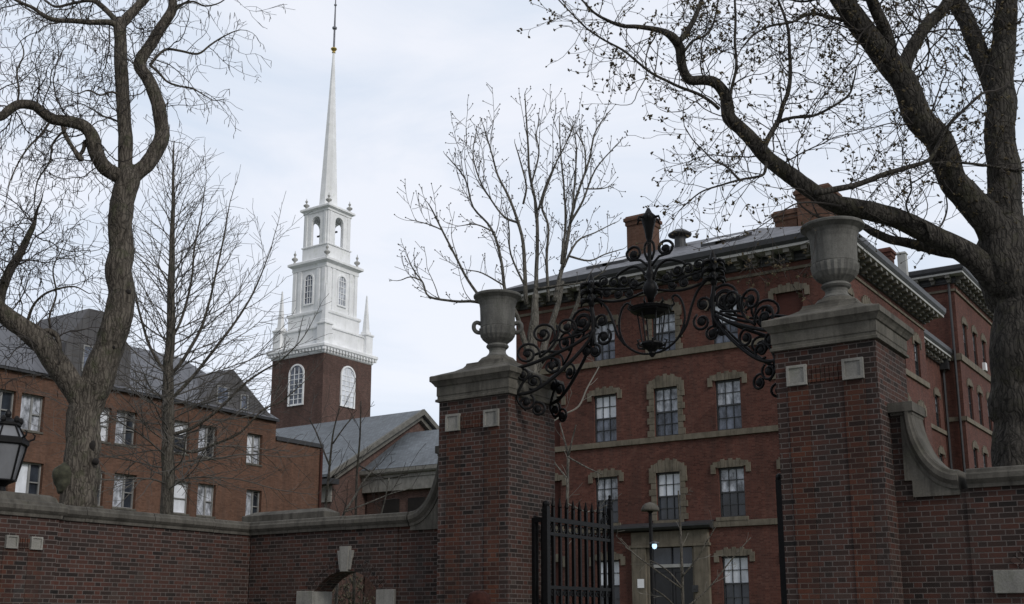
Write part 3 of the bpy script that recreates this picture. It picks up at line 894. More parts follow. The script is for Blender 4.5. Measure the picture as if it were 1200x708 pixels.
v = onY(797, 284, 50)
b = MB(); b.lathe(v.x, 50, [(0.28, v.z - 0.6), (0.28, v.z + 0.25), (0.30, v.z + 0.26), (0.58, v.z + 0.34), (0.60, v.z + 0.42), (0.3, v.z + 0.62), (0.05, v.z + 0.66)], 16); b.build('roof_vent', M['dark_metal'], roof)
def skylight(cx, cy):
    # lies on the front roof slope
    s = (20.75 - 17.43) / (51.7 - HY0 + 0.8)
    zz = lambda y: 17.43 + (y - HY0 + 0.8) * s
    b = MB(); b.T = None
    w, l = 0.6, 0.75
    vs = []
    for dz in (-0.02, 0.14):
        vs += [(cx - w, cy - l, zz(cy - l) + dz), (cx + w, cy - l, zz(cy - l) + dz), (cx + w, cy + l, zz(cy + l) + dz), (cx - w, cy + l, zz(cy + l) + dz)]
    b.add(vs, [(3, 2, 1, 0), (4, 5, 6, 7), (0, 1, 5, 4), (1, 2, 6, 5), (2, 3, 7, 6), (3, 0, 4, 7)])
    sk = b.build('skylight', M['dark_metal'], roof)
    b = MB(); w, l = 0.5, 0.65
    vs = []
    for dz in (0.1, 0.15):
        vs += [(cx - w, cy - l, zz(cy - l) + dz), (cx + w, cy - l, zz(cy - l) + dz), (cx + w, cy + l, zz(cy + l) + dz), (cx - w, cy + l, zz(cy + l) + dz)]
    b.add(vs, [(3, 2, 1, 0), (4, 5, 6, 7), (0, 1, 5, 4), (1, 2, 6, 5), (2, 3, 7, 6), (3, 0, 4, 7)])
    b.build('pane', M['skyl'], sk)
M['skyl'] = glass_mat('skylight_glass', (.10, .11, .12), 0.05, 1.0, 0.1)
for x_, y_ in ((708, 309), (727, 305), (843, 289), (860, 285)):
    k = onY(x_, y_, 47.5); skylight(k.x, 47.5)
# recess and rear wing
b = MB(); b.T = TR
hr = [(c - 0.5, c + 0.5, z0 - 0.9, z1 - 0.75) for c in (64.9, 67.9) for (z0, z1) in rowsF[1:]]
facade(b, HY1, 69.6, 0, 16.9, hr, 0.2)
b.build('recess_wall', M['hall_brick'], hall)
for c in (64.9, 67.9):
    for ri, (z0, z1) in enumerate(rowsF[1:]):
        sash_window(hall, TR, c, z0 - 0.9, z1 - 0.75, 1.0, ('pane_net_reflect', 'pane_dark'))
        lintel(hall, TR, c, z1 - 0.75, 1.0, ear=0.16, arch=0.12, drop=0.15)
b = MB(); b.T = TR
for z in (12.26, 8.6): b.box(HY1 + 0.003, 69.59, -0.05, 0.1, z, z + 0.24)
b.build('string_course', M['sandstone'], hall)
eaves(-28, -16.2, 58.0, 69.55, 16.85, 'S', hall, ov=0.65)
rr = MB(); rr.add([(-16.2 + .6, HY1 - 2, 17.43), (-16.2 + .6, 69.7, 17.43), (-22, 69.7, 20.4), (-22, HY1 - 2, 20.4)], [(0, 1, 2, 3)]); rroof = rr.build('recess_roof', M['slate'], hall)
cc = onY(1037, 293, 63); chimney(rroof, cc.x, 63, 17.6, cc.z, 0.75, 'hall_brick')
b = MB(); b.rect_profile(cc.x + 0.75, cc.x + 1.2, 62.6, 63.0, [(0, 18.2), (0, cc.z - 0.55), (0.05, cc.z - 0.5), (0, cc.z - 0.4)]); b.build('vent_stack', M['white_trim'], rroof)
b = MB()
ww = [71.5, 74.05, 76.6, 79.2, 81.8, 84.4]
hw = [(c - 0.5, c + 0.5, z0, z1) for c in ww for (z0, z1) in ((9.6, 11.7), (13.42, 15.5), (17.2, 19.35))]
b.T = TW; facade(b, 69.6, 87, 0, 21.9, hw, 0.22)
b.T = TWF; facade(b, -29, -15.1, 0, 21.9, [], 0.2)
b.build('wing_wall', M['hall_brick'], hall)
for c in ww:
    for (z0, z1) in ((9.6, 11.7), (13.42, 15.5), (17.2, 19.35)):
        sash_window(hall, TW, c, z0, z1, 1.0, ('pane_net_reflect', 'pane_dark') if rnd.random() < .5 else ('pane_dark', 'pane_dark'))
        lintel(hall, TW, c, z1, 1.0, ear=0.16, arch=0.12, drop=0.15)
for z, h in ((13.1, 0.26), (16.75, 0.4), (9.3, 0.25), (21.0, 0.14)):
    b = MB(); b.T = TW; b.box(69.5, 87, -0.05, 0.10, z, z + h)
    b.T = TWF; b.box(-29, -15.0, -0.05, 0.097, z + 0.002, z + h - 0.002)
    b.build('string_course', M['sandstone'], hall)
eaves(-22, -15.1, 69.6, 87, 21.85, 'FS', hall, ov=0.7, sp=0.9)
hip(-29.7, -14.4, 68.9, 87.7, 22.43, -23, -20.5, 78, 25.2).build('wing_roof', M['slate'], hall)
b = MB(); b.tube([(-15.35, 69.45, 0), (-15.35, 69.45, 21.4), (-15.4, 69.3, 21.75), (-15.4, 68.95, 22.0)], 0.075, 8); b.build('downspout', M['dark_metal'], hall)
b = MB(); b.tube([(-16.05, 69.35, 0), (-16.05, 69.35, 16.0), (-15.8, 69.2, 16.6)], 0.085, 8); b.box(-16.2, -15.7, 69.1, 69.55, 16.2, 16.9); b.build('downspout', M['dark_metal'], hall)
p = MB(); k = onX(1154, 430, -15.0); p.box(-15.2, -14.9, k.y - 0.22, k.y + 0.22, k.z - 0.25, k.z + 0.25); p.build('window_unit', M['paper'], hall)

#@@DORM
# ------------------------------------------------------------------ dormitory on the left
DX = -50.0
dorm = empty('brick_dormitory', (-55, 38, 0), 'orange brick dormitory with grey metal roof and gabled dormers, behind the left wall', 'building')
TD = frame(DX, 0, 0, 1, 1, 0)
ZE = 13.35
A, Bq = (10.62, 12.40), (7.33, 9.10)
dw = []
for ya, yb in ((26.6, 27.8), (29.75, 31.2), (31.5, 32.75), (35.75, 36.65), (36.95, 38.25), (40.72, 41.8), (42.45, 43.75), (46.05, 47.25)): dw.append((ya, yb, A[0], A[1]))
for ya, yb in ((26.6, 27.8), (29.75, 31.2), (31.6, 33.0), (35.65, 36.5), (37.1, 38.5), (40.95, 42.05), (42.6, 43.9), (46.2, 47.4)): dw.append((ya, yb, Bq[0], Bq[1]))
for ya, yb in ((29.75, 31.2), (31.6, 33.0), (37.1, 38.5), (40.95, 42.05), (42.6, 43.9)): dw.append((ya, yb, 4.0, 5.8))
b = MB(); b.T = TD
facade(b, 22.0, 48.3, 0, ZE, dw, 0.34)
b.T = None
b.add([(DX, 48.3, 0), (DX - 9, 48.3, 0), (DX - 9, 48.3, ZE), (DX, 48.3, ZE)], [(0, 1, 2, 3)])
b.build('wall', M['dorm_brick'], dorm)
rnd = random.Random(11)
TDW = lambda u, w, z: TD(u, w - 0.16, z)
for i, (ya, yb, z0, z1) in enumerate(dw):
    f = MB(); f.T = TDW
    fw = 0.07
    f.box(ya, ya + fw, -0.16, -0.05, z0, z1); f.box(yb - fw, yb, -0.16, -0.05, z0, z1)
    f.box(ya + fw, yb - fw, -0.16, -0.05, z1 - fw, z1); f.box(ya + fw, yb - fw, -0.16, -0.05, z0, z0 + fw)
    split = ya + (yb - ya) * 0.56 if yb - ya > 1.1 else None
    if split: f.box(split - 0.05, split + 0.05, -0.16, -0.04, z0 + fw, z1 - fw)
    zm = (z0 + z1) / 2 - 0.05
    f.box((split or ya) + 0.05, yb - fw, -0.15, -0.045, zm - 0.03, zm + 0.03)
    win = f.build('window', M['white_sash'], dorm)
    if split:
        p = MB(); p.T = TDW; p.box(ya + 0.01, split, -0.15, -0.12, z0 + 0.01, z1 - 0.01); p.build('pane', M[rnd.choice(['pane_blind', 'pane_net_reflect', 'pane_net_reflect', 'pane_blue'])], win)
        p = MB(); p.T = TDW; p.box(split + 0.002, yb - 0.01, -0.16, -0.13, z0 + 0.01, z1 - 0.01); p.build('pane', M[rnd.choice(['pane_dark', 'pane_dark', 'pane_blue', 'pane_net_reflect'])], win)
    else:
        k = rnd.random()
        p = MB(); p.T = TDW; p.box(ya + 0.01, yb - 0.01, -0.15, -0.12, z0 + 0.01, zm + 0.2); p.build('pane', M['pane_dark' if k < .6 else 'pane_blind'], win)
        p = MB(); p.T = TDW; p.box(ya + 0.01, yb - 0.01, -0.15, -0.12, zm + 0.202, z1 - 0.01); p.build('pane', M['pane_blind'], win)
    s_ = MB(); s_.T = TD; s_.box(ya - 0.04, yb + 0.04, -0.1, 0.05, z0 - 0.1, z0 - 0.002); s_.build('sill', M['limestone'], dorm)
b = MB(); b.T = TD; b.box(21.9, 48.35, -0.05, 0.22, ZE + 0.002, ZE + 0.14); b.build('gutter', M['dark_metal'], dorm)
b = MB()
ZR = 17.2
b.add([(DX + 0.25, 21.9, ZE + 0.142), (DX + 0.25, 48.3, ZE + 0.142), (DX - 4.5, 44.6, ZR), (DX - 4.5, 21.9, ZR), (DX - 9, 48.3, ZE + 0.142), (DX - 9, 21.9, ZE + 0.142)],
      [(0, 1, 2, 3), (1, 4, 2), (2, 4, 5, 3), (0, 3, 5)])
droof = b.build('roof', M['metal_roof'], dorm)
# gabled dormers
def dormer(poly, xback, win):
    b = MB(); b.T = lambda u, w, z: (DX + 0.0 + w, u, z)
    b.prism(poly, -xback, 0.06)
    dm = b.build('dormer', M['dormer_metal'], droof)
    if win:
        ya, yb, z0, z1 = win
    return dm
M['dormer_metal'] = roof_mat('dormer_cladding', (.078, .075, .077), seam=0.4, rough=0.6)
d1 = dormer([(33.5, ZE + 0.15), (33.6, 15.35), (34.75, 17.35), (36.2, 17.4), (37.5, 15.6), (37.6, ZE + 0.15)], 4.2, None)
d2 = dormer([(42.3, ZE + 0.15), (44.4, 15.9), (44.7, 15.9), (48.0, ZE + 0.15)], 4.0, None)
for (ya, yb, z0, z1, blind) in ((35.9, 36.6, 14.0, 15.5, True), (34.6, 35.3, 14.0, 15.4, False), (43.5, 44.4, 13.75, 14.8, False), (45.3, 45.9, 13.7, 14.6, False)):
    f = MB(); f.T = TD
    f.box(ya, yb, 0.02, 0.10, z0, z0 + 0.07); f.box(ya, yb, 0.02, 0.10, z1 - 0.07, z1); f.box(ya, ya + 0.07, 0.02, 0.10, z0 + 0.07, z1 - 0.07); f.box(yb - 0.07, yb, 0.02, 0.10, z0 + 0.07, z1 - 0.07)
    w_ = f.build('window', M['white_sash'], dorm)
    p = MB(); p.T = TD; p.box(ya + 0.05, yb - 0.05, 0.05, 0.075, z0 + 0.05, z1 - 0.05); p.build('pane', M['pane_blind' if blind else 'pane_blue'], w_)
# lower link wall
b = MB(); b.box(DX - 5, DX - 0.03, 48.32, 52.3, 0, 12.25); b.build('link_wall', M['dorm_brick'], dorm)
b = MB(); b.box(DX - 5, DX + 0.08, 48.33, 52.4, 12.252, 12.5); b.build('parapet_flashing', M['dark_metal'], dorm)
b = MB(); b.tube([(DX + 0.10, 52.2, 0), (DX + 0.10, 52.2, 12.2)], 0.09, 8); b.build('downspout', M['copper'], dorm) if False else b.build('downspout', M['hall_infill'], dorm)

#@@CHURCH
# ------------------------------------------------------------------ church
church = empty('white_steepled_church', (-77.6, 81.4, 0), 'brick church with tall white wooden steeple and grey slate roof', 'church')
GX = -58.8
apex = onX(497, 480, GX); rk = onX(388, 555, GX)
RY, RZ, EY, EZ = 73.6, apex.z, 62.6, rk.z
dz = (RZ - EZ) / (RY - EY)
WY0, WY1 = EY + 0.8, 2 * RY - EY - 0.8
b = MB(); b.T = lambda u, w, z: (GX - 0.7 + w, u, z)
b.prism([(WY0, 0), (WY1, 0), (WY1, EZ + 0.3), (RY, RZ - 0.6), (WY0, EZ + 0.3)], -38, 0)
b.build('nave_wall', M['tower_brick'], church)
b = MB()
th = 0.35
for s_ in (1, -1):
    e = EY if s_ == 1 else 2 * RY - EY
    sec = [(e, EZ), (RY, RZ), (RY, RZ - th), (e, EZ - th * 0.6)]
    b.T = lambda u, w, z: (w, u, z)
    b.prism(sec, GX - 40, GX - 0.25)
b.build('nave_roof', M['church_roof'], church)
b = MB()
for s_ in (1, -1):
    e = EY if s_ == 1 else 2 * RY - EY
    b.T = lambda u, w, z: (w, u, z)
    b.prism([(e - s_ * 0.1, EZ - 0.32), (e - s_ * 0.1, EZ + 0.04), (RY, RZ + 0.05), (RY, RZ - 0.42)], GX - 0.249, GX)
    b.prism([(e + s_ * 0.7, EZ - 0.05), (RY, RZ - 0.43), (RY, RZ - 0.85), (e + s_ * 0.9, EZ - 0.35)], GX - 0.68, GX - 0.35)
b.build('raking_cornice', M['eave_block'], church)
b = MB(); b.box(GX - 39, GX + 0.1, EY - 0.1, WY0 + 0.002, EZ - 0.75, EZ - 0.35); b.build('nave_cornice', M['dark_metal'], church)
b = MB(); b.box(GX - 39, GX - 0.6, WY0 - 0.12, WY0 - 0.002, EZ - 2.0, EZ - 0.752); b.build('nave_frieze', M['pale_stone'], church)
# side porch with its own hipped roof
pe = onX(433, 552, GX); pt = onX(490, 508, GX)
PY0, PZ = pe.y, pe.z
b = MB(); b.add([(GX - 0.6, PY0 - 0.4, PZ), (GX + 7, PY0 - 0.4, PZ), (GX + 7, 2 * RY - PY0, PZ), (GX - 0.6, 2 * RY - PY0, PZ), (GX - 0.6, RY - 1.5, pt.z), (GX + 3, RY - 1.5, pt.z), (GX + 3, RY + 1.5, pt.z), (GX - 0.6, RY + 1.5, pt.z)],
      [(0, 1, 5, 4), (1, 2, 6, 5), (2, 3, 7, 6), (4, 5, 6, 7)]); b.build('porch_roof', M['church_roof'], church)
b = MB(); b.rect_profile(GX - 0.6, GX + 6.6, PY0, 2 * RY - PY0, [(0.0, PZ - 1.7), (0.05, PZ - 1.69), (0.05, PZ - 0.75), (0.12, PZ - 0.72), (0.12, PZ - 0.5), (0.3, PZ - 0.42), (0.4, PZ - 0.3), (0.42, PZ - 0.05), (0.3, PZ - 0.003)]); b.build('porch_entablature', M['pale_stone'], church)
b = MB(); b.box(GX - 0.5, GX + 6.2, PY0 + 0.35, 2 * RY - PY0 - 0.35, 0, PZ - 1.69); b.build('porch_wall', M['tower_brick'], church)
b = MB()
for u in (1.2, 3.7): b.box(GX + u, GX + u + 1.6, PY0 + 0.25, PY0 + 0.40, 4, PZ - 2.3)
b.build('porch_opening_shade', M['hollow_shade'], church)  # dark panels on the solid wall, coloured as the shade of openings
# tower
TCX, TCY, TS_ = -77.95, 81.2, 3.45
K = TS_ * 2 / 116.0 * 1.0
def zt(y): return onF(384, y, TF_).z
TF_ = TCX * -math.sin(YAW) + TCY * math.cos(YAW)
def hw_(px): return TS_ * px / 116.0           # half width from silhouette width in pixels
b = MB(); b.square_profile(TCX, TCY, [(TS_, 0), (TS_, zt(424))]); b.build('tower_shaft', M['tower_brick'], church)
b = MB()
z0 = zt(426)
c_ = hw_(131)
b.square_profile(TCX, TCY, [(TS_ + .02, z0), (TS_ + 0.12, z0 + 0.1), (TS_ + 0.14, z0 + 0.42), (c_ - 0.12, z0 + 0.5), (c_, z0 + 0.62), (c_, z0 + 0.86), (c_ - 0.1, z0 + 0.95), (TS_ * 0.9, z0 + 1.05)])
b.build('tower_cornice', M['white'], church)
for i in range(18):
    q = -c_ + 0.25 + (2 * c_ - 0.5) * i / 17
    b = MB(); b.box(TCX + q - 0.11, TCX + q + 0.11, TCY - c_ + 0.05, TCY - TS_ - 0.1, z0 + 0.27, z0 + 0.497); b.build('modillion', M['white'], church)
    b = MB(); b.box(TCX + TS_ + 0.1, TCX + c_ - 0.05, TCY + q - 0.11, TCY + q + 0.11, z0 + 0.27, z0 + 0.497); b.build('modillion', M['white'], church)
zp = zt(393); hp = hw_(112)
b = MB(); b.square_profile(TCX, TCY, [(hp - 0.1, z0 + 0.9), (hp - 0.1, z0 + 1.2), (hp - 0.18, z0 + 1.22), (hp - 0.18, zp - 0.25), (hp - 0.08, zp - 0.22), (hp - 0.08, zp - 0.08)])
b.build('parapet', M['white'], church)
ztip = zt(344)
for sx in (-1, 1):
    for sy in (-1, 1):
        x_, y_ = TCX + sx * (hp - 0.35), TCY + sy * (hp - 0.35)
        b = MB(); b.square_profile(x_, y_, [(0.5, z0 + 0.92), (0.5, zp), (0.6, zp + 0.05), (0.6, zp + 0.2), (0.46, zp + 0.25), (0.36, zp + 0.32), (0.36, zp + 0.5), (0.26, zp + 0.55), (0.05, ztip - 0.1), (0.02, ztip)])
        b.build('spirelet', M['white'], church)
def stage(name, w, ya, yb, extra=None):
    b = MB(); h = hw_(w); b.square_profile(TCX, TCY, [(h, zt(ya)), (h, zt(yb))] if not extra else extra); return b.build(name, M['white'], church), h
stage('stage_base', 84, 405, 376)
zz = zt(376); h84 = hw_(84)
b = MB(); b.square_profile(TCX, TCY, [(h84 + .02, zz - 0.02), (h84 + 0.1, zz + 0.05), (hw_(88), zz + 0.15), (hw_(88), zz + 0.3), (hw_(80), zz + 0.42)]); b.build('base_cornice', M['white'], church)
s1, h1 = stage('clock_stage', 76, 373, 317)
zc = zt(317)
c1 = hw_(91)
b = MB(); b.square_profile(TCX, TCY, [(h1 + .01, zc - 0.55), (h1 + 0.1, zc - 0.5), (h1 + 0.1, zc - 0.12), (c1 - 0.2, zc - 0.02), (c1, zc + 0.1), (c1, zc + 0.32), (c1 - 0.15, zc + 0.42), (h1 * 0.9, zc + 0.5)]); b.build('stage_cornice', M['white'], church)
for q in (-1, 1):
    for k in (0.88, 0.55):
        u = q * h1 * k
        b = MB(); b.box(TCX + u - 0.2, TCX + u + 0.2, TCY - h1 - 0.12, TCY - h1 + 0.01, zt(372), zc - 0.56); b.build('pilaster', M['white'], church)
        b = MB(); b.box(TCX + h1 - 0.01, TCX + h1 + 0.12, TCY + u - 0.2, TCY + u + 0.2, zt(372), zc - 0.56); b.build('pilaster', M['white'], church)
def arch_window(T, uc, z0, z1, w, pane, frm, wout=0.0, fwid=0.16, sub=6):
    half = w / 2
    sp = z1 - half
    outer = [(uc - half - fwid, z0 - fwid)] + [(uc + (half + fwid) * math.cos(R(180 - 180 * i / 12)), sp + (half + fwid) * math.sin(R(180 - 180 * i / 12))) for i in range(13)] + [(uc + half + fwid, z0 - fwid)]
    inner = [(uc - half, z0)] + [(uc + half * math.cos(R(180 - 180 * i / 12)), sp + half * math.sin(R(180 - 180 * i / 12))) for i in range(13)] + [(uc + half, z0)]
    b = MB(); b.T = T
    n = len(outer)
    for i in range(n):
        j = (i + 1) % n
        b.add([(outer[i][0], wout, outer[i][1]), (outer[j][0], wout, outer[j][1]), (inner[j][0], wout, inner[j][1]), (inner[i][0], wout, inner[i][1]),
               (outer[i][0], wout + 0.12, outer[i][1]), (outer[j][0], wout + 0.12, outer[j][1]), (inner[j][0], wout + 0.12, inner[j][1]), (inner[i][0], wout + 0.12, inner[i][1])],
              [(4, 5, 6, 7), (0, 1, 5, 4), (3, 7, 6, 2)])
    if sub:
        for i in range(1, 3):
            u = uc - half + w * i / 3
            b.box(u - 0.03, u + 0.03, wout + 0.02, wout + 0.07, z0, sp + half * 0.8)
        for i in range(1, sub + 1):
            z = z0 + (sp - z0) * i / sub
            b.box(uc - half, uc + half, wout + 0.021, wout + 0.069, z - 0.03, z + 0.03)
    fr_ = b.build('arched_window', M[frm], church)
    b = MB(); b.T = T; b.prism(inner, wout - 0.02, wout + 0.025); b.build('pane', M[pane], fr_)
    return fr_
TTF = frame(TCX, TCY - TS_, 1, 0, 0, -1); TTS = frame(TCX + TS_, TCY, 0, 1, 1, 0)
arch_window(TTF, 0, zt(480), zt(436), 1.75, 'pane_blue', 'white'); arch_window(TTS, 0, zt(480), zt(436), 1.75, 'pane_blind', 'white')
T1F = frame(TCX, TCY - h1, 1, 0, 0, -1); T1S = frame(TCX + h1, TCY, 0, 1, 1, 0)
arch_window(T1F, 0, zt(362), zt(329), 1.0, 'pane_blue', 'white', sub=4); arch_window(T1S, 0, zt(362), zt(329), 1.0, 'pane_net_reflect', 'white', sub=4)
# belfry: four corner piers and arches, open through
hb = hw_(56)
zb0, zb1, zs0, zs1 = zt(311), zt(293), zt(293), zt(259)
b = MB(); b.square_profile(TCX, TCY, [(hb * 1.02, zb0), (hb * 1.02, zb1 - 0.12), (hb * 1.08, zb1 - 0.1), (hb * 1.08, zb1)]); b.build('belfry_base', M['white'], church)
ow = hb * 0.36
zc2 = zt(252)
for T in (frame(TCX, TCY - hb, 1, 0, 0, -1), frame(TCX + hb, TCY, 0, 1, 1, 0), frame(TCX, TCY + hb, 1, 0, 0, 1), frame(TCX - hb, TCY, 0, 1, -1, 0)):
    b = MB(); b.T = T
    sp = zs1 - ow
    lim = hb if T(0, 1, 0)[1] != TCY else hb - 0.31
    poly = [(-lim, zb1 + .001), (-ow, zb1 + .001), (-ow, sp)] + [(ow * math.cos(R(180 - 180 * i / 10)), sp + ow * math.sin(R(180 - 180 * i / 10))) for i in range(1, 10)] + [(ow, sp), (ow, zb1 + .001), (lim, zb1 + .001), (lim, zc2), (-lim, zc2)]
    b.prism(poly, -0.3, 0.0); b.build('belfry_wall', M['white'], church)
for q in (-1, 1):
    u = q * hb * 0.78
    b = MB(); b.box(TCX + u - 0.14, TCX + u + 0.14, TCY - hb - 0.08, TCY - hb + 0.01, zb1, zc2 - 0.3); b.build('pilaster', M['white'], church)
    b = MB(); b.box(TCX + hb - 0.01, TCX + hb + 0.08, TCY + u - 0.14, TCY + u + 0.14, zb1, zc2 - 0.3); b.build('pilaster', M['white'], church)
b = MB(); b.lathe(TCX, TCY, [(0.62, zb1 + 0.5), (0.60, zb1 + 0.62), (0.45, zb1 + 0.95), (0.36, zb1 + 1.4), (0.2, zb1 + 1.55), (0.05, zb1 + 1.6)], 16); b.box(TCX - hb + .3, TCX + hb - .3, TCY - 0.08, TCY + 0.08, zb1 + 1.6, zb1 + 1.75); b.build('bell', M['dark_metal'], church)
c2 = hw_(67)
b = MB(); b.square_profile(TCX, TCY, [(hb + .01, zc2 - 0.3), (hb + 0.08, zc2 - 0.25), (hb + 0.08, zc2 - 0.06), (c2 - 0.15, zc2), (c2, zc2 + 0.1), (c2, zc2 + 0.28), (c2 - 0.1, zc2 + 0.36), (hb * 0.6, zc2 + 0.5)]); b.build('belfry_cornice', M['white'], church)
def finial(x_, y_, z, h):
    b = MB(); b.lathe(x_, y_, [(0.16, z), (0.2, z + h * .06), (0.1, z + h * .14), (0.1, z + h * .2), (0.3, z + h * .32), (0.32, z + h * .40), (0.22, z + h * .46), (0.08, z + h * .52), (0.07, z + h * .62), (0.14, z + h * .68), (0.14, z + h * .76), (0.05, z + h * .82), (0.02, z + h)], 12)
    b.build('finial_urn', M['white_trim'], church, smooth=True)
for sx in (-1, 1):
    for sy in (-1, 1):
        finial(TCX + sx * (c1 - 0.5), TCY + sy * (c1 - 0.5), zc + 0.42, 1.45)
        finial(TCX + sx * (c2 - 0.45), TCY + sy * (c2 - 0.45), zc2 + 0.36, 1.25)
# octagonal spire
zsp0, zsp1 = zt(246), zt(62)
r0, r1 = hw_(27) * 1.30, 0.11
b = MB(); rings = []
for f_, r_ in ((0, r0), (0.02, r0 * 0.95), (1.0, r1)):
    z_ = zsp0 + (zsp1 - zsp0) * f_
    rings.append([(TCX + r_ * math.cos(R(22.5 + 45 * i)), TCY + r_ * math.sin(R(22.5 + 45 * i)), z_) for i in range(8)])
b.rings(rings); b.build('spire', M['white'], church)
b = MB(); zg = zsp1
b.lathe(TCX, TCY, [(0.12, zg - 0.05), (0.2, zg), (0.14, zg + 0.15), (0.26, zg + 0.3), (0.34, zg + 0.42), (0.3, zg + 0.52), (0.12, zg + 0.6)], 12); b.build('gilded_collar', M['gold'], church)
b = MB(); zq = zt(33); zw = zt(6)
b.lathe(TCX, TCY, [(0.11, zg + 0.55), (0.10, zq - 0.2), (0.24, zq - 0.1), (0.26, zq + 0.06), (0.1, zq + 0.2), (0.07, zw - 0.12), (0.15, zw - 0.06), (0.15, zw + 0.06), (0.06, zw + 0.12), (0.05, zw + 2.4)], 10); b.build('mast', M['mast'], church) if 'mast' in M else b.build('mast', M['dark_metal'], church)

#@@IRON
# ------------------------------------------------------------------ ironwork over the gate
IYC, IXC = D0 + PW / 2, -7.57
over = empty('iron_overthrow', (IXC, IYC, 5.0), 'black wrought iron scrollwork arch spanning between the two gate piers', 'ironwork')
def spiral(cu, cz, r, a0, turns, sgn=1, n=None):
    n = n or int(12 * turns) + 4
    return [(cu + (r * (1 - 0.82 * i / n)) * math.cos(R(a0) + sgn * 2 * math.pi * turns * i / n), cz + (r * (1 - 0.82 * i / n)) * math.sin(R(a0) + sgn * 2 * math.pi * turns * i / n)) for i in range(n + 1)]
BR = 0.021
def put(mb, pts, side, splay, rad=BR, sm=3):
    out = []
    for u, z in pts:
        out.append(Vector((IXC + side * u, IYC + splay * 0.42 * max(0, u - 0.95), z)))
    out = smooth_path(out, sm)
    n = len(out)
    mb.tube(out, [1.15 * rad * (0.75 + 0.25 * min(1, 6 * min(i + 1, n - i) / n)) for i in range(n)], 7)
def rosette(mb, u, z, side, splay, r=0.05):
    r *= 1.3
    mb.ball((IXC + side * u, IYC + splay * 0.42 * max(0, u - 0.95), z), r, 7, 5, (1, 0.6, 1))
for side in (-1, 1):
    b = MB()
    for sp in (-1, 1):
        put(b, [(2.12, 5.02), (1.9, 5.06), (1.66, 5.2), (1.35, 5.48), (1.08, 5.80), (0.98, 6.02)], side, sp, 0.024)
        put(b, [(2.12, 5.44), (1.9, 5.50), (1.6, 5.62), (1.3, 5.76), (1.05, 5.92)], side, sp, 0.024)
        for (cu, cz, r, a0, tn, sg) in ((1.97, 4.90, .13, 120, 1.5, 1), (1.86, 5.22, .13, 300, 1.5, -1), (1.95, 5.66, .19, 200, 1.7, -1), (1.72, 5.97, .19, 240, 1.7, -1), (1.38, 6.06, .16, 260, 1.6, -1), (1.60, 5.45, .15, 20, 1.6, 1), (2.02, 5.33, .10, 90, 1.4, 1), (1.80, 4.78, .12, 60, 1.5, 1)):
            put(b, spiral(cu, cz, r, a0, tn, sg), side, sp, 0.018, 1)
            rosette(b, cu, cz, side, sp, 0.045)
        put(b, [(1.97, 4.77), (2.1, 4.95), (2.02, 5.2), (1.88, 5.35)], side, sp, 0.018)
        put(b, [(1.77, 5.60), (1.6, 5.75), (1.5, 5.95), (1.52, 6.1)], side, sp, 0.018)
        put(b, [(1.55, 5.85), (1.35, 5.9), (1.15, 5.95)], side, sp, 0.018)
    put(b, [(2.12, 5.74), (1.9, 5.78), (1.6, 5.74), (1.3, 5.84), (1.0, 6.0)], side, 0, 0.02)
    for (cu, cz, r, a0, tn, sg) in ((1.2, 6.15, .25, 230, 2.0, -1), (1.2, 6.13, .17, 180, 1.6, -1), (.82, 5.86, .14, 120, 1.6, 1), (.98, 5.66, .11, 80, 1.5, 1), (.85, 6.12, .12, 300, 1.6, 1), (1.12, 5.68, .10, 200, 1.5, -1)):
        put(b, spiral(cu, cz, r, a0, tn, sg), side, 0, 0.019, 1)
        rosette(b, cu, cz, side, 0, 0.05)
    b.build('side_bracket', M['iron'], over, smooth=True)
    b = MB()
    put(b, [(1.02, 5.75), (1.0, 6.1), (1.04, 6.45), (1.03, 6.75)], side, 0, 0.03)
    cx_ = IXC + side * 1.03
    b.lathe(cx_, IYC, [(0.03, 6.36), (0.05, 6.42), (0.07, 6.52), (0.04, 6.58), (0.06, 6.66), (0.08, 6.74), (0.05, 6.80), (0.03, 6.86), (0.012, 6.92)], 10)
    for k in range(6):
        a = k * math.pi / 3
        d = Vector((math.cos(a), math.sin(a), 0))
        for z_ in (6.44, 6.58, 6.70):
            b.tube([Vector((cx_, IYC, z_)), Vector((cx_, IYC, z_ + .05)) + d * 0.1, Vector((cx_, IYC, z_ + .02)) + d * 0.17, Vector((cx_, IYC, z_ - .05)) + d * 0.19], [0.018, 0.032, 0.024, 0.01], 5)
    b.build('leaf_finial', M['iron'], over, smooth=True)
    b = MB()
    put(b, [(0.0, 5.49), (0.2, 5.52), (0.42, 5.66), (0.53, 5.86), (0.55, 6.05), (0.50, 6.24), (0.42, 6.33), (0.36, 6.31), (0.37, 6.26)], side, 0, 0.016)
    put(b, [(0.45, 5.68), (0.58, 5.86), (0.66, 6.1), (0.76, 6.32), (0.9, 6.46), (1.02, 6.5)], side, 0, 0.018)
    put(b, [(0.12, 6.46), (0.4, 6.40), (0.65, 6.40), (0.9, 6.46)], side, 0, 0.018)
    put(b, [(0.1, 6.62), (0.35, 6.56), (0.65, 6.60), (1.0, 6.66)], side, 0, 0.016)
    b.build('lantern_hoop', M['iron'], over, smooth=True)
    b = MB()
    for i, (cu, cz, r) in enumerate(((.27, 6.62, .09), (.45, 6.70, .10), (.63, 6.70, .10), (.80, 6.74, .09), (.36, 6.49, .07), (.56, 6.50, .08), (.75, 6.55, .08))):
        put(b, spiral(cu, cz, r, 90 + 70 * i, 1.5, 1 if i % 2 else -1), side, 0, 0.016, 1)
        rosette(b, cu, cz, side, 0, 0.035)
    put(b, [(.05, 6.62), (.12, 6.8), (.28, 6.9), (.5, 6.84), (.58, 6.78)], side, 0, 0.02)
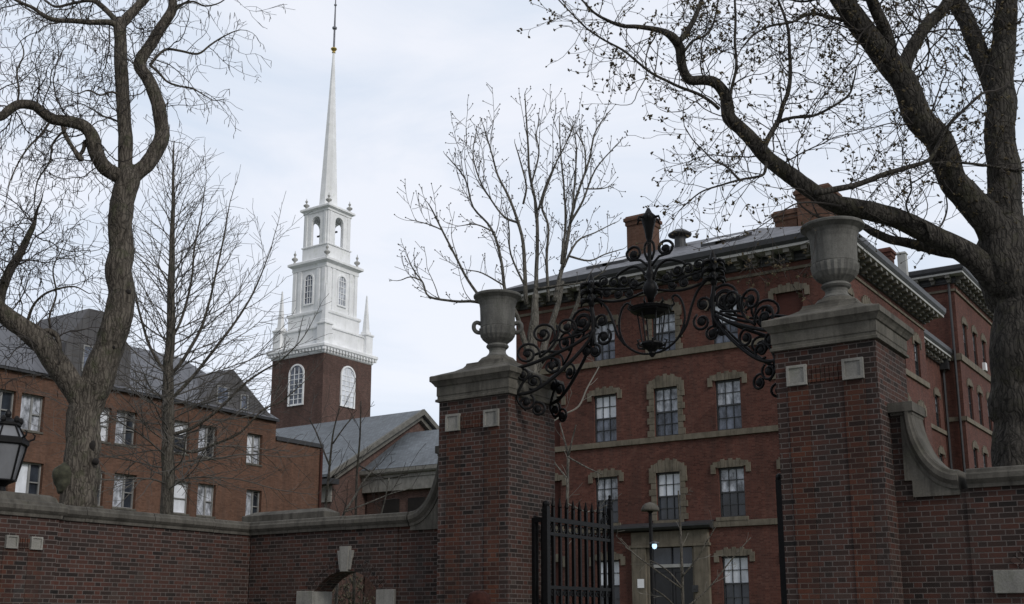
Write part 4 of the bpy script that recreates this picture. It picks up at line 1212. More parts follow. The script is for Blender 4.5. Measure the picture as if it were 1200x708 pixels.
    put(b, [(.03, 6.85), (.16, 6.98), (.33, 7.0), (.39, 7.1)] + spiral(.26, 7.09, .135, 0, 1.4, 1)[1:], side, 0, 0.02, 2)
    put(b, [(.03, 6.95), (.08, 7.08), (.07, 7.2), (.02, 7.26)], side, 0, 0.018)
    rosette(b, .26, 7.09, side, 0, 0.045)
    b.build('cresting', M['iron'], over, smooth=True)
b = MB()
b.lathe(IXC, IYC, [(0.04, 6.28), (0.06, 6.36), (0.10, 6.42), (0.12, 6.5), (0.09, 6.58), (0.05, 6.64), (0.08, 6.70), (0.06, 6.76), (0.035, 6.82), (0.03, 7.24), (0.05, 7.3), (0.07, 7.42), (0.11, 7.58), (0.12, 7.64), (0.06, 7.7), (0.02, 7.78)], 12)
for k in range(6):
    a = k * math.pi / 3
    d = Vector((math.cos(a), math.sin(a), 0))
    b.tube([Vector((IXC, IYC, 7.5)), Vector((IXC, IYC, 7.62)) + d * 0.1, Vector((IXC, IYC, 7.62)) + d * 0.17, Vector((IXC, IYC, 7.55)) + d * 0.2], [0.02, 0.028, 0.02, 0.01], 5)
b.build('crown_shaft', M['iron'], over, smooth=True)

def lantern_body(name, cx, cy, z0, r, label):
    pass
lan = empty('iron_lantern', (IXC, IYC, 5.5), 'black iron lantern hanging inside the ring at the middle of the scrollwork arch', 'lantern')
b = MB(); b.lathe(IXC, IYC, [(0.02, 6.30), (0.10, 6.24), (0.24, 6.20), (0.30, 6.17), (0.29, 6.13), (0.20, 6.10), (0.14, 6.06)], 8); b.lathe(IXC, IYC, [(0.31, 6.15), (0.33, 6.19), (0.30, 6.20), (0.28, 6.17)], 24)
for k in range(8):
    a = k * math.pi / 4 + .2
    b.tube([(IXC + .28 * math.cos(a), IYC + .28 * math.sin(a), 6.17), (IXC + .36 * math.cos(a), IYC + .36 * math.sin(a), 6.22), (IXC + .34 * math.cos(a), IYC + .34 * math.sin(a), 6.28)], [.022, .018, .008], 5)
b.build('roof_tray', M['iron'], lan)
b = MB()
for k in range(6):
    a = k * math.pi / 3 + 0.3
    b.tube([(IXC + .21 * math.cos(a), IYC + .21 * math.sin(a), 6.12), (IXC + .14 * math.cos(a), IYC + .14 * math.sin(a), 5.64)], 0.011, 6)
b.build('bars', M['iron'], lan)
b = MB(); b.lathe(IXC, IYC, [(0.17, 5.66), (0.18, 5.63), (0.15, 5.59), (0.09, 5.56), (0.05, 5.52), (0.06, 5.49), (0.02, 5.44)], 12)
for k in range(6):
    a = k * math.pi / 3
    b.tube([(IXC + .12 * math.cos(a), IYC + .12 * math.sin(a), 5.58), (IXC + .22 * math.cos(a), IYC + .22 * math.sin(a), 5.60), (IXC + .25 * math.cos(a), IYC + .25 * math.sin(a), 5.67), (IXC + .20 * math.cos(a), IYC + .20 * math.sin(a), 5.69)], [.018, .018, .014, .008], 5)
b.build('base_tray', M['iron'], lan)

# ------------------------------------------------------------------ gate leaves
def gate_leaf(hx, fixed_w, label, ytop):
    t = empty('iron_gate_leaf', (hx, IYC, 0), label, 'gate', 'iron gate leaves standing open')
    b = MB(); b.box(hx - fixed_w, hx, IYC - 0.03, IYC + 0.03, ytop - 0.04, ytop + 0.03)
    if abs(fixed_w) > 0.1:
        for q in (0.33, 0.66): b.box(hx - fixed_w * q - 0.012, hx - fixed_w * q + 0.012, IYC - 0.012, IYC + 0.012, 0.1, ytop - 0.04)
    b.box(hx - fixed_w, hx - fixed_w + 0.05, IYC - 0.031, IYC + 0.031, 0.05, ytop + 0.031)
    b.build('fixed_panel', M['iron'], t)
    L = 2.0
    b = MB(); b.box(hx - 0.045, hx + 0.045, IYC - 0.045, IYC + 0.045, 0.05, ytop + 0.20); b.ball((hx, IYC, ytop + 0.23), 0.06); b.build('hinge_post', M['iron'], t)
    b = MB(); b.box(hx - 0.04, hx + 0.04, IYC + L - 0.04, IYC + L + 0.04, 0.1, ytop + 0.32)
    for q in range(5): b.ball((hx, IYC + L - 0.0, ytop + 0.32 + 0.05 * q), 0.055 - 0.006 * q)
    for (yy, zz_, r) in ((-0.16, 0.14, .075), (-0.26, 0.08, .06)):
        b.tube([(hx, IYC + L + yy + u, ytop + zz_ + z) for u, z in spiral(0, 0, r, 0, 1.4)], 0.016, 6)
    b.build('meeting_post', M['iron'], t)
    b = MB()
    for (za, zb) in ((ytop - 0.03, ytop + 0.04), (ytop - 0.24, ytop - 0.19), (ytop - 1.05, ytop - 1.0), (ytop - 1.5, ytop - 1.45), (0.2, 0.28), (1.0, 1.06)):
        b.box(hx - 0.028, hx + 0.028, IYC + 0.04, IYC + L - 0.04, za, zb)
    b.build('rails', M['iron'], t)
    n = 9
    for i in range(1, n + 1):
        y = IYC + L * i / (n + 1)
        b = MB(); b.box(hx - 0.023, hx + 0.023, y - 0.023, y + 0.023, 0.15, ytop + 0.2)
        b.lathe(hx, y, [(0.016, ytop + 0.19), (0.04, ytop + 0.22), (0.032, ytop + 0.25), (0.006, ytop + 0.36)], 6)
        b.build('bar', M['iron'], t)
    for i in range(n + 1):
        y = IYC + L * (i + 0.5) / (n + 1)
        for zz_ in (1.10, 1.33):
            for s_ in (-1, 1):
                b = MB(); b.tube([(hx, y + s_ * 0.045 + s_ * u * 0.8, ytop - zz_ + z) for u, z in spiral(0, 0, .065, 90, 1.3, s_)], 0.013, 5); b.build('scroll', M['iron'], t)
        b = MB(); b.tube([(hx, y + 0.06 * math.cos(a * .7854), ytop - 0.115 + 0.06 * math.sin(a * .7854)) for a in range(9)], 0.012, 5); b.build('ring', M['iron'], t)
    return t
gate_leaf(-9.46, 0.245, 'black iron gate leaf with spiked bars, swung open beside the left pier', 3.13)
gate_leaf(-5.69, -0.268, 'black iron gate leaf standing open behind the right pier, only its edge showing', 3.28)

# ------------------------------------------------------------------ lantern on the wall
wl = empty('wall_lantern', (XC - 0.2, 9.80, 3.48), 'black iron street lantern with frosted panes on the left brick wall', 'lantern')
lx, ly = XC - 0.2, 9.80
def hexring(r, z, n=6, a0=10):
    r *= 0.86; z = 3.48 + (z - 3.48) * 0.90
    return [(lx + r * math.cos(R(a0 + 360 * i / n)), ly + r * math.sin(R(a0 + 360 * i / n)), z) for i in range(n)]
b = MB(); b.rings([hexring(.215, 3.68), hexring(.345, 4.28)]); b.build('lower_panes', M['lamp_glass'], wl)
b = MB(); b.rings([hexring(.335, 4.36), hexring(.185, 4.60)]); b.build('upper_panes', M['lamp_glass'], wl)
b = MB(); b.rings([hexring(.36, 4.26), hexring(.40, 4.28), hexring(.40, 4.37), hexring(.35, 4.39)])
for i in range(6):
    p0, p1 = Vector(hexring(.225, 3.67)[i]), Vector(hexring(.36, 4.28)[i]); b.tube([p0, p1], 0.017, 6)
    p0, p1 = Vector(hexring(.345, 4.36)[i]), Vector(hexring(.20, 4.6)[i]); b.tube([p0, p1], 0.015, 6)
    p0 = Vector(hexring(.40, 4.37)[i]); d = Vector(((p0.x - lx), (p0.y - ly), 0)).normalized()
    b.tube([p0, p0 + d * 0.06 + Vector((0, 0, 0.03)), p0 + d * .07 + Vector((0, 0, .09)), p0 + d * .03 + Vector((0, 0, .11))], [.016, .016, .012, .008], 5)
b.build('frame', M['iron'], wl)
b = MB(); b.rings([hexring(.22, 4.585), hexring(.24, 4.60), hexring(.24, 4.64), hexring(.12, 4.70), hexring(.05, 4.74)])
for i in range(6):
    p0 = Vector(hexring(.22, 4.63)[i]); b.ball(p0 + Vector((0, 0, .05)), .04, 6, 5, (1, 1, 1.5))
b.ball((lx, ly, 4.66), 0.05, 8, 6, (1, 1, 1.4)); b.build('crown', M['iron'], wl)
b = MB(); b.lathe(lx, ly, [(0.14, 3.43), (0.14, 3.47), (0.07, 3.50), (0.06, 3.56), (0.10, 3.60), (0.20, 3.645), (0.20, 3.665), (0.1, 3.67)], 12); b.build('foot', M['iron'], wl)

# ------------------------------------------------------------------ yard lamp with blue call light
lp = onF(762, 599, 33)
ylamp = empty('yard_lamp', (lp.x, lp.y, 0), 'slim lamp post with a grey mushroom shade in front of the hall door', 'lamp post')
b = MB(); b.lathe(lp.x, lp.y, [(0.11, 0), (0.11, 0.4), (0.06, 0.5), (0.05, lp.z - 0.06), (0.09, lp.z - 0.02), (0.09, lp.z + 0.02)], 12); b.build('post', M['iron'], ylamp)
b = MB(); b.lathe(lp.x, lp.y, [(0.265, lp.z + 0.0), (0.26, lp.z + 0.06), (0.22, lp.z + 0.15), (0.14, lp.z + 0.22), (0.04, lp.z + 0.25), (0.01, lp.z + 0.26)], 20); b.build('shade', M['coping'], ylamp, smooth=True)
cl = onF(767, 641, 32.8)
b = MB(); b.box(lp.x, cl.x, lp.y - 0.03, lp.y + 0.03, cl.z + 0.1, cl.z + 0.16); b.lathe(cl.x, cl.y, [(0.02, cl.z + 0.17), (0.13, cl.z + 0.13), (0.14, cl.z + 0.09), (0.11, cl.z + 0.08)], 12); hd = b.build('call_light', M['dark_metal'], ylamp)
b = MB(); b.lathe(cl.x, cl.y, [(0.06, cl.z + 0.085), (0.07, cl.z + 0.02), (0.05, cl.z - 0.04), (0.01, cl.z - 0.06)], 12); b.build('lit_bulb', M['blue_lamp'], hd, smooth=True)

#@@PERSON
# ------------------------------------------------------------------ person in front of the left pier
def person():
    top = onF(563.5, 694, 9.0)
    px, py, hgt = top.x, top.y, top.z - 0.07
    t = empty('person', (px, py, 0.07), 'person with dark auburn hair standing before the left gate pier', 'person')
    s = hgt / 1.78
    def P(x, y, z): return Vector((px - x * s, py - y * s, 0.07 + z * s))
    def remeshed(name, caps, mat, vox, sm=4):
        b = MB()
        for pts, rad in caps: b.tube(smooth_path([P(*q) for q in pts], 3), [r * s for r in smooth_r(rad, 3)], 10)
        o = b.build(name, M[mat], t, smooth=True, fix=True)
        md = o.modifiers.new('remesh', 'REMESH'); md.mode = 'VOXEL'; md.voxel_size = vox; md.use_smooth_shade = True
        md = o.modifiers.new('smooth', 'SMOOTH'); md.iterations = sm
        return o
    def smooth_r(rad, k):
        out = []
        for i in range(len(rad) - 1):
            for j in range(k): out.append(rad[i] + (rad[i + 1] - rad[i]) * j / k)
        out.append(rad[-1]); return out
    head = [([(0, .0, 1.56), (0, .01, 1.62), (0, .012, 1.69), (0, .005, 1.755)], [.055, .078, .090, .045]),
            ([(0, -.02, 1.585), (0, -.05, 1.60)], [.05, .035]), ([(0, -.085, 1.66), (0, -.108, 1.635)], [.012, .016]),
            ([(-.083, .01, 1.68), (-.09, .02, 1.65), (-.082, .01, 1.62)], [.012, .016, .01]), ([(.083, .01, 1.68), (.09, .02, 1.65), (.082, .01, 1.62)], [.012, .016, .01]),
            ([(0, .01, 1.40), (0, .005, 1.58)], [.062, .055])]
    body = list(head)
    body += [([(0, 0, 0.92), (0, 0.0, 1.1), (0, 0.0, 1.28), (0, 0, 1.42)], [.14, .125, .14, .09])]
    for q in (-1, 1):
        body += [([(0, 0, 1.40), (q * .17, 0, 1.40), (q * .21, .01, 1.15), (q * .23, -.03, .90)], [.08, .06, .045, .032]),
                 ([(q * .09, 0, .92), (q * .10, 0, .50), (q * .10, .01, .09)], [.10, .062, .042]), ([(q * .10, .03, .04), (q * .11, -.16, .03)], [.04, .035])]
        for k, (dx, ln) in enumerate(((-.022, .075), (-.008, .085), (.008, .08), (.022, .065))):
            body += [([(q * .23, -.03 + dx, .86), (q * .232, -.035 + dx * 1.2, .82), (q * .228, -.045 + dx * 1.2, .86 - ln - .03)], [.012, .0095, .008])]
        body += [([(q * .225, -.05, .87), (q * .215, -.075, .83), (q * .212, -.08, .80)], [.013, .011, .009])]
    remeshed('body', body, 'skin', 0.012, 3)
    coat = [([(0, 0.005, 0.72), (0, 0.0, 1.1), (0, 0.0, 1.30), (0, 0, 1.44)], [.20, .165, .175, .085])]
    for q in (-1, 1): coat += [([(0, 0, 1.40), (q * .175, 0, 1.405), (q * .215, .01, 1.15), (q * .233, -.025, .91)], [.09, .085, .068, .052])]
    remeshed('coat', coat, 'coat', 0.018, 4)
    tr = []
    for q in (-1, 1): tr += [([(q * .08, 0, .90), (q * .10, 0, .50), (q * .10, .01, .10)], [.115, .085, .068])]
    remeshed('trousers', tr, 'trousers', 0.018, 3)
    hr_ = [([(0, .035, 1.58), (0, .030, 1.69), (0, .015, 1.755), (0, .01, 1.785)], [.088, .104, .088, .05]), ([(-.06, .0, 1.715), (.06, .0, 1.715)], [.05, .05]), ([(0, .06, 1.50), (0, .05, 1.64)], [.07, .085])]
    remeshed('hair', hr_, 'hair', 0.010, 2)
    b = MB()
    for q in (-1, 1): b.ball(P(q * .034, -.083, 1.655), 0.013 * s, 8, 6)
    b.build('eyes', M['pane_dark'], t)
person()
#@@TREES
# ------------------------------------------------------------------ trees
class Tree:
    def __init__(s, seed):
        s.r = random.Random(seed); s.tr = MB(); s.cr = MB(); s.bu = MB(); s.tips = []; s.limbs = []
    def rv(s):
        while True:
            v = Vector((s.r.uniform(-1, 1), s.r.uniform(-1, 1), s.r.uniform(-1, 1)))
            if 0.05 < v.length < 1: return v.normalized()
    def trace(s, px, F, sides=10, jit=0.10, k=4, end=None, dF=0.0, thin=1.0, keep=True):
        """a limb whose course is read off the photograph, F metres ahead; dF bends it in depth"""
        n = len(px); P = []
        for i, (x, y, r) in enumerate(px):
            f = F + dF * i / (n - 1)
            if r < 7: r = r * (0.60 + 0.40 * r / 7)
            q = onF(x, y, f); P.append((q.x, q.y, q.z, r * f / FPX))
        pos = smooth_path([p[:3] for p in P], k)
        rad = []
        for i in range(n - 1):
            for j in range(k): rad.append(P[i][3] + (P[i + 1][3] - P[i][3]) * j / k)
        rad.append(P[-1][3])
        # small natural wander
        for i in range(1, len(pos) - 1):
            pos[i] = pos[i] + Vector((noise.noise(pos[i] * 1.7), noise.noise(pos[i] * 1.7 + Vector((9, 3, 1))), noise.noise(pos[i] * 1.7 + Vector((4, 7, 2))))) * rad[i] * 0.35
        (s.tr if rad[0] > 0.018 else s.cr).tube(pos, rad, sides if rad[0] > 0.05 else 6, True, jit if rad[0] > 0.05 else 0)
        if keep: s.limbs.append((pos, rad))
        return pos, rad
    def grow(s, p, d, L, r, lev, P):
        n = max(3, int(L / P['seg'])); st = L / n
        pts = [p]; rad = [r]
        trop = P['trop'][min(lev, len(P['trop']) - 1)]
        for i in range(n):
            d = (d + s.rv() * P['wig'] + Vector((0, 0, trop))).normalized()
            p = p + d * st
            f = (i + 1) / n
            rr = max(P['rmin'], r * (1 - 0.7 * f))
            pts.append(p); rad.append(rr)
            if lev < P['max'] and f > P['bare']:
                c = P['dens'][min(lev, len(P['dens']) - 1)] * st
                k = int(c) + (1 if s.r.random() < c - int(c) else 0)
                for _ in range(k):
                    ax = d.cross(s.rv())
                    if ax.length < 1e-3: continue
                    dc = Matrix.Rotation(R(s.r.uniform(*P['ang'])), 3, ax.normalized()) @ d
                    lc = L * P['ratio'] * (1 - 0.5 * f) * s.r.uniform(0.5, 1.15)
                    if lc > P['lmin']: s.grow(p, dc, lc, max(P['rmin'], rr * 0.72), lev + 1, P)
        (s.tr if r > 0.03 else s.cr).tube(pts, rad, 3 if r < 0.012 else 5, False)
        s.tips.append((p, d, pts))
    def extend(s, P, lr, limbs=None):
        for pos, rad in (limbs or s.limbs):
            if rad[-1] > 0.05: continue
            s.grow(pos[-1], (pos[-1] - pos[-3]).normalized(), s.r.uniform(*lr), max(P['rmin'], rad[-1]), 0, P)
    def dress(s, P, dens, lr, t0=0.15, t1=1.0, limbs=None, rf=0.45, angs=(35, 80), up=0.0):
        for pos, rad in (limbs or s.limbs):
            n = len(pos)
            for i in range(1, n):
                f = i / n
                if f < t0 or f > t1: continue
                seg = (pos[i] - pos[i - 1]); c = dens * seg.length
                k = int(c) + (1 if s.r.random() < c - int(c) else 0)
                for _ in range(k):
                    d = seg.normalized()
                    ax = d.cross(s.rv())
                    if ax.length < 1e-3: continue
                    dc = Matrix.Rotation(R(s.r.uniform(*angs)), 3, ax.normalized()) @ d
                    dc = (dc + Vector((0, 0, up))).normalized()
                    L = s.r.uniform(*lr)
                    s.grow(pos[i] + (pos[i - 1] - pos[i]) * s.r.random(), dc, L, min(rad[i] * rf, 0.0045 + P.get('rk', 0.006) * L), 0, P)
    def bud(s, c, r):
        a = s.rv() * r; b = a.orthogonal().normalized() * r * 0.7; e = a.normalized().cross(b)
        a = a * 1.25
        s.bu.add([c + a, c - a, c + b, c - b, c + e, c - e], [(0, 2, 4), (0, 4, 3), (0, 3, 5), (0, 5, 2), (1, 4, 2), (1, 3, 4), (1, 5, 3), (1, 2, 5)])
    def finish(s, name, label, cat, bark, twig, budm=None, group=None, budname='buds'):
        b = s.limbs[0][0][0]
        t = empty(name, (b.x, b.y, 0), label, cat, group)
        s.tr.build('trunk', M[bark], t, smooth=True, fix=False)
        if s.cr.v: s.cr.build('crown', M[twig], t, fix=False)
        if s.bu.v: s.bu.build(budname, M[budm], t, fix=False)
        return t

# --- old tree on the left
t = Tree(3)
F = 20.8
t.trace([(94, 745, 23), (93, 660, 22), (92, 600, 21), (93, 560, 19.5), (97, 515, 18.5), (102, 475, 19), (115, 438, 18.5), (130, 395, 17), (141, 345, 15.5), (140, 290, 14), (143, 250, 13.5), (150, 212, 14.5), (152, 203, 11)], F, 36, 0.13, 9, keep=True)
main = t.limbs[0]
t.trace([(104, 490, 14), (86, 455, 14.5), (66, 425, 14), (48, 402, 13.5), (28, 386, 12.5), (10, 372, 11.5), (-6, 358, 11), (-30, 330, 9), (-60, 300, 7)], F, 12, 0.13, dF=-1.2)
t.trace([(-2, 362, 7), (2, 340, 6.5), (10, 318, 6), (22, 300, 5.5), (30, 285, 5), (38, 268, 4), (41, 260, 3)], F, 8, 0.15, dF=-.3)
t.trace([(40, 400, 4.5), (46, 392, 4.5), (56, 388, 4.5), (65, 392, 4.2), (69, 402, 3.6), (70, 410, 3)], F - .4, 8, 0.2, keep=False)
t.trace([(148, 212, 10), (136, 206, 9.5), (122, 196, 9), (114, 180, 9), (107, 160, 8.5), (96, 147, 8), (80, 141, 7.5), (62, 138, 7), (48, 130, 6.5), (38, 124, 6.2), (22, 123, 6), (10, 129, 6), (0, 137, 5.5), (-16, 132, 5), (-40, 110, 4)], F, 10, 0.13, dF=-1.6)
t.trace([(72, 140, 3.5), (76, 158, 3.5), (85, 173, 3.2), (93, 184, 4.5), (97, 187, 4)], F - .7, 8, 0.2, keep=False)
t.trace([(100, 165, 3.5), (98, 176, 3.5), (92, 184, 3)], F - .4, 8, 0.2, keep=False)
t.trace([(150, 212, 9.5), (147, 190, 9), (146, 160, 8.7), (144, 120, 8.5), (142, 75, 8), (141, 45, 7.8), (141, 26, 8)], F, 10, 0.1)
t.trace([(141, 34, 5), (130, 27, 4.6), (108, 27, 4.2), (85, 25, 4), (66, 24, 3.8), (52, 19, 3.5), (38, 9, 3), (20, 1, 2.5), (0, -10, 2)], F, 7, dF=-1.0)
t.trace([(141, 30, 5), (133, 20, 4.5), (121, 8, 4.2), (106, -2, 4), (90, -14, 3)], F, 7, dF=.8)
t.trace([(112, 2, 2.6), (100, 1, 2.6), (84, 4, 2.4), (66, 8, 2.3), (52, 0, 2), (44, -8, 1.6)], F, 6, dF=.9)
t.trace([(141, 32, 6.5), (150, 20, 6.3), (161, 8, 6), (173, -4, 5.5), (186, -30, 4.5)], F, 8, dF=.5)
t.trace([(152, 212, 10), (160, 203, 10), (172, 193, 10), (181, 181, 9.8), (188, 166, 9.4), (189, 148, 9), (186, 128, 8.7), (180, 106, 8.4), (172, 88, 8), (164, 76, 7.8), (166, 66, 7.5), (176, 50, 7), (186, 34, 6.8), (195, 22, 7), (202, 10, 6.4), (200, -6, 5.5), (196, -30, 4.5)], F, 10, 0.12, dF=.7)
t.trace([(176, 76, 3), (184, 66, 2.6), (195, 58, 2.4), (212, 60, 2.2), (232, 63, 2), (246, 53, 1.8), (258, 45, 1.5), (272, 38, 1.2), (282, 35, .9)], F + .5, 6, dF=.5)
t.trace([(176, 76, 2.6), (186, 85, 2.3), (196, 96, 2), (210, 101, 1.8), (226, 104, 1.6), (240, 112, 1.3), (250, 118, .9)], F + .5, 6, dF=-.6)
t.trace([(204, 14, 2.6), (212, 6, 2.3), (226, 2, 2), (240, 7, 1.7), (256, 4, 1.4), (268, -4, 1)], F + .6, 6, dF=.6)
t.trace([(143, 115, 2.4), (132, 108, 2), (118, 112, 1.8), (104, 106, 1.5), (90, 110, 1.2), (78, 104, .9)], F, 6, dF=-.9)
t.trace([(144, 145, 2.4), (132, 140, 2), (120, 136, 1.7), (108, 128, 1.4), (96, 122, 1.0)], F, 6, dF=.9)
t.trace([(30, 384, 3), (38, 360, 2.4), (52, 345, 2), (70, 338, 1.8), (88, 336, 1.4), (104, 344, 1)], F - .6, 6, dF=-.8)
t.trace([(70, 425, 2.6), (62, 402, 2.2), (58, 372, 2), (66, 345, 1.7), (62, 315, 1.4), (74, 290, 1)], F - .3, 6, dF=.8)
t.trace([(20, 123, 2.2), (22, 106, 2), (20, 84, 1.7), (28, 64, 1.4), (24, 48, 1)], F - 1, 6, dF=.3)
t.trace([(60, 140, 2.4), (48, 158, 2), (34, 172, 1.8), (22, 190, 1.5), (12, 212, 1.2), (8, 232, .9)], F - .8, 6, dF=-.4)
t.trace([(78, 150, 2.2), (62, 168, 1.9), (58, 190, 1.7), (44, 212, 1.4), (40, 240, 1)], F - .8, 6, dF=.6)
P1 = dict(rk=0.0048, seg=0.13, wig=0.42, trop=(0.02, -0.04, -0.12), rmin=0.0046, bare=0.08, dens=(5.2, 4.4, 3.0), ang=(30, 75), ratio=0.5, lmin=0.14, max=3)
t.extend(P1, (0.4, 1.1), t.limbs[1:])
t.dress(P1, 3.4, (0.6, 2.1), 0.18, 1.0, t.limbs[1:], angs=(40, 95))
t.dress(P1, 5.0, (0.8, 2.2), 0.1, 1.0, [t.limbs[1], t.limbs[2], t.limbs[3]], angs=(50, 100))
t.dress(P1, 5.0, (0.8, 2.4), 0.1, 1.0, [t.limbs[3], t.limbs[5], t.limbs[6]], angs=(40, 95))
for p, d, pts in t.tips:
    if t.r.random() < 0.30:
        q = p + Vector((t.r.uniform(-.02, .02), t.r.uniform(-.02, .02), -t.r.uniform(.07, .17)))
        t.cr.tube([p, (p + q) / 2 + Vector((t.r.uniform(-.02, .02), 0, 0)), q], [.005, .0095, .004], 4, False)
# roots flare and dark lumps painted as the shade inside bark hollows
t1 = t.finish('old_tree', 'thick forked old tree with furrowed grey bark and hanging twigs, behind the left wall', 'tree', 'bark_old', 'twig', group='bare trees of the yard')
b = MB(); q = onF(77, 562, F - .18); b.ball(q, 0.25, 26, 20, (0.8, 0.8, 1.15))
b.v = [tuple(Vector(v) + (Vector(v) - q) * (0.34 * noise.noise(Vector(v) * 5.0) + 0.22 * noise.noise(Vector(v) * 13.0))) for v in b.v]
b.build('burl', M['burl'], t1, smooth=True)
for (x_, y_, rr, e) in ((107, 523, .075, 1.7), (112, 541, .06, 1.2), (100, 590, .07, 1.6), (150, 342, .055, 1.0), (133, 407, .03, 1.3)):
    rr *= .9; q = onF(x_, y_, F - .20 if y_ > 420 else F - .15); b = MB(); b.ball(q, rr, 14, 10, (1, 1, e))
    b.v = [tuple(Vector(v) + (Vector(v) - q) * (0.5 * noise.noise(Vector(v) * 9.0))) for v in b.v]; b.build('hollow_shade', M['hollow_shade'], t1, smooth=True)

# --- slim upright tree
t = Tree(8)
F = 29.0
t.trace([(194, 760, 8), (195, 640, 7.6), (196, 560, 7.4), (197, 500, 7), (198, 440, 6.4), (200, 380, 5.6), (201, 320, 4.6), (202, 270, 3.6), (203, 225, 2.6), (203, 190, 1.8), (204, 165, 1.0)], F, 10, 0.06)
pos, rad = t.limbs[0]
P2 = dict(seg=0.2, wig=0.13, trop=(0.035, 0.02, 0.0), rmin=0.0055, bare=0.12, dens=(5.2, 3.8, 2.0), ang=(25, 55), ratio=0.42, lmin=0.18, max=2)
zlo, zhi = onF(196, 575, F).z, onF(203, 180, F).z
nb = 110
for i in range(nb):
    f = i / (nb - 1)
    z = zlo + (zhi - zlo) * f
    k = min(range(len(pos)), key=lambda j: abs(pos[j].z - z))
    az = i * 2.39996 + t.r.uniform(-.4, .4)
    el = R(4 + 50 * f ** 0.8 + t.r.uniform(-9, 9))
    d = Vector((math.cos(az) * math.cos(el), math.sin(az) * math.cos(el), math.sin(el)))
    L = (3.6 * (1 - f) ** 0.75 + 0.7) * t.r.uniform(0.7, 1.1)
    p0 = pos[k].copy(); p0.z = z
    PP = dict(P2); PP['trop'] = (0.03 if f > .25 else 0.012, 0.015, 0.0)
    t.grow(p0, d, L, min(rad[k] * 0.4, 0.006 + 0.0045 * L), 0, PP)
for px in ([(199, 470, 3), (222, 446, 2.7), (246, 416, 2.4), (270, 385, 2.1), (292, 352, 1.7), (306, 322, 1.3), (318, 290, .9)],
           [(200, 440, 3), (216, 420, 2.7), (234, 388, 2.4), (246, 352, 2), (254, 316, 1.7), (262, 280, 1.4), (268, 245, 1)],
           [(199, 510, 3), (228, 500, 2.6), (258, 478, 2.3), (284, 452, 2), (306, 436, 1.7), (330, 422, 1.4), (352, 400, 1)],
           [(198, 520, 2.6), (226, 530, 2.2), (252, 520, 2), (280, 508, 1.8), (306, 482, 1.5), (330, 470, 1.2), (352, 452, .9)],
           [(198, 440, 2.8), (182, 418, 2.5), (170, 390, 2.2), (160, 352, 1.9), (152, 310, 1.6), (150, 270, 1.2)],
           [(200, 400, 2.6), (214, 370, 2.3), (224, 330, 2), (228, 290, 1.7), (236, 250, 1.3), (240, 220, .9)]):
    t.trace(px, F, 6, dF=t.r.uniform(-1, 1))
t.extend(P2, (0.8, 1.6), t.limbs[1:])
t.dress(P2, 4.0, (0.5, 1.5), 0.25, 1.0, t.limbs[1:], angs=(25, 55), up=.25)
t.finish('slim_tree', 'slim straight bare tree with fine rising twigs, in front of the dormitory', 'tree', 'bark_slim', 'twig_grey', group='bare trees of the yard')

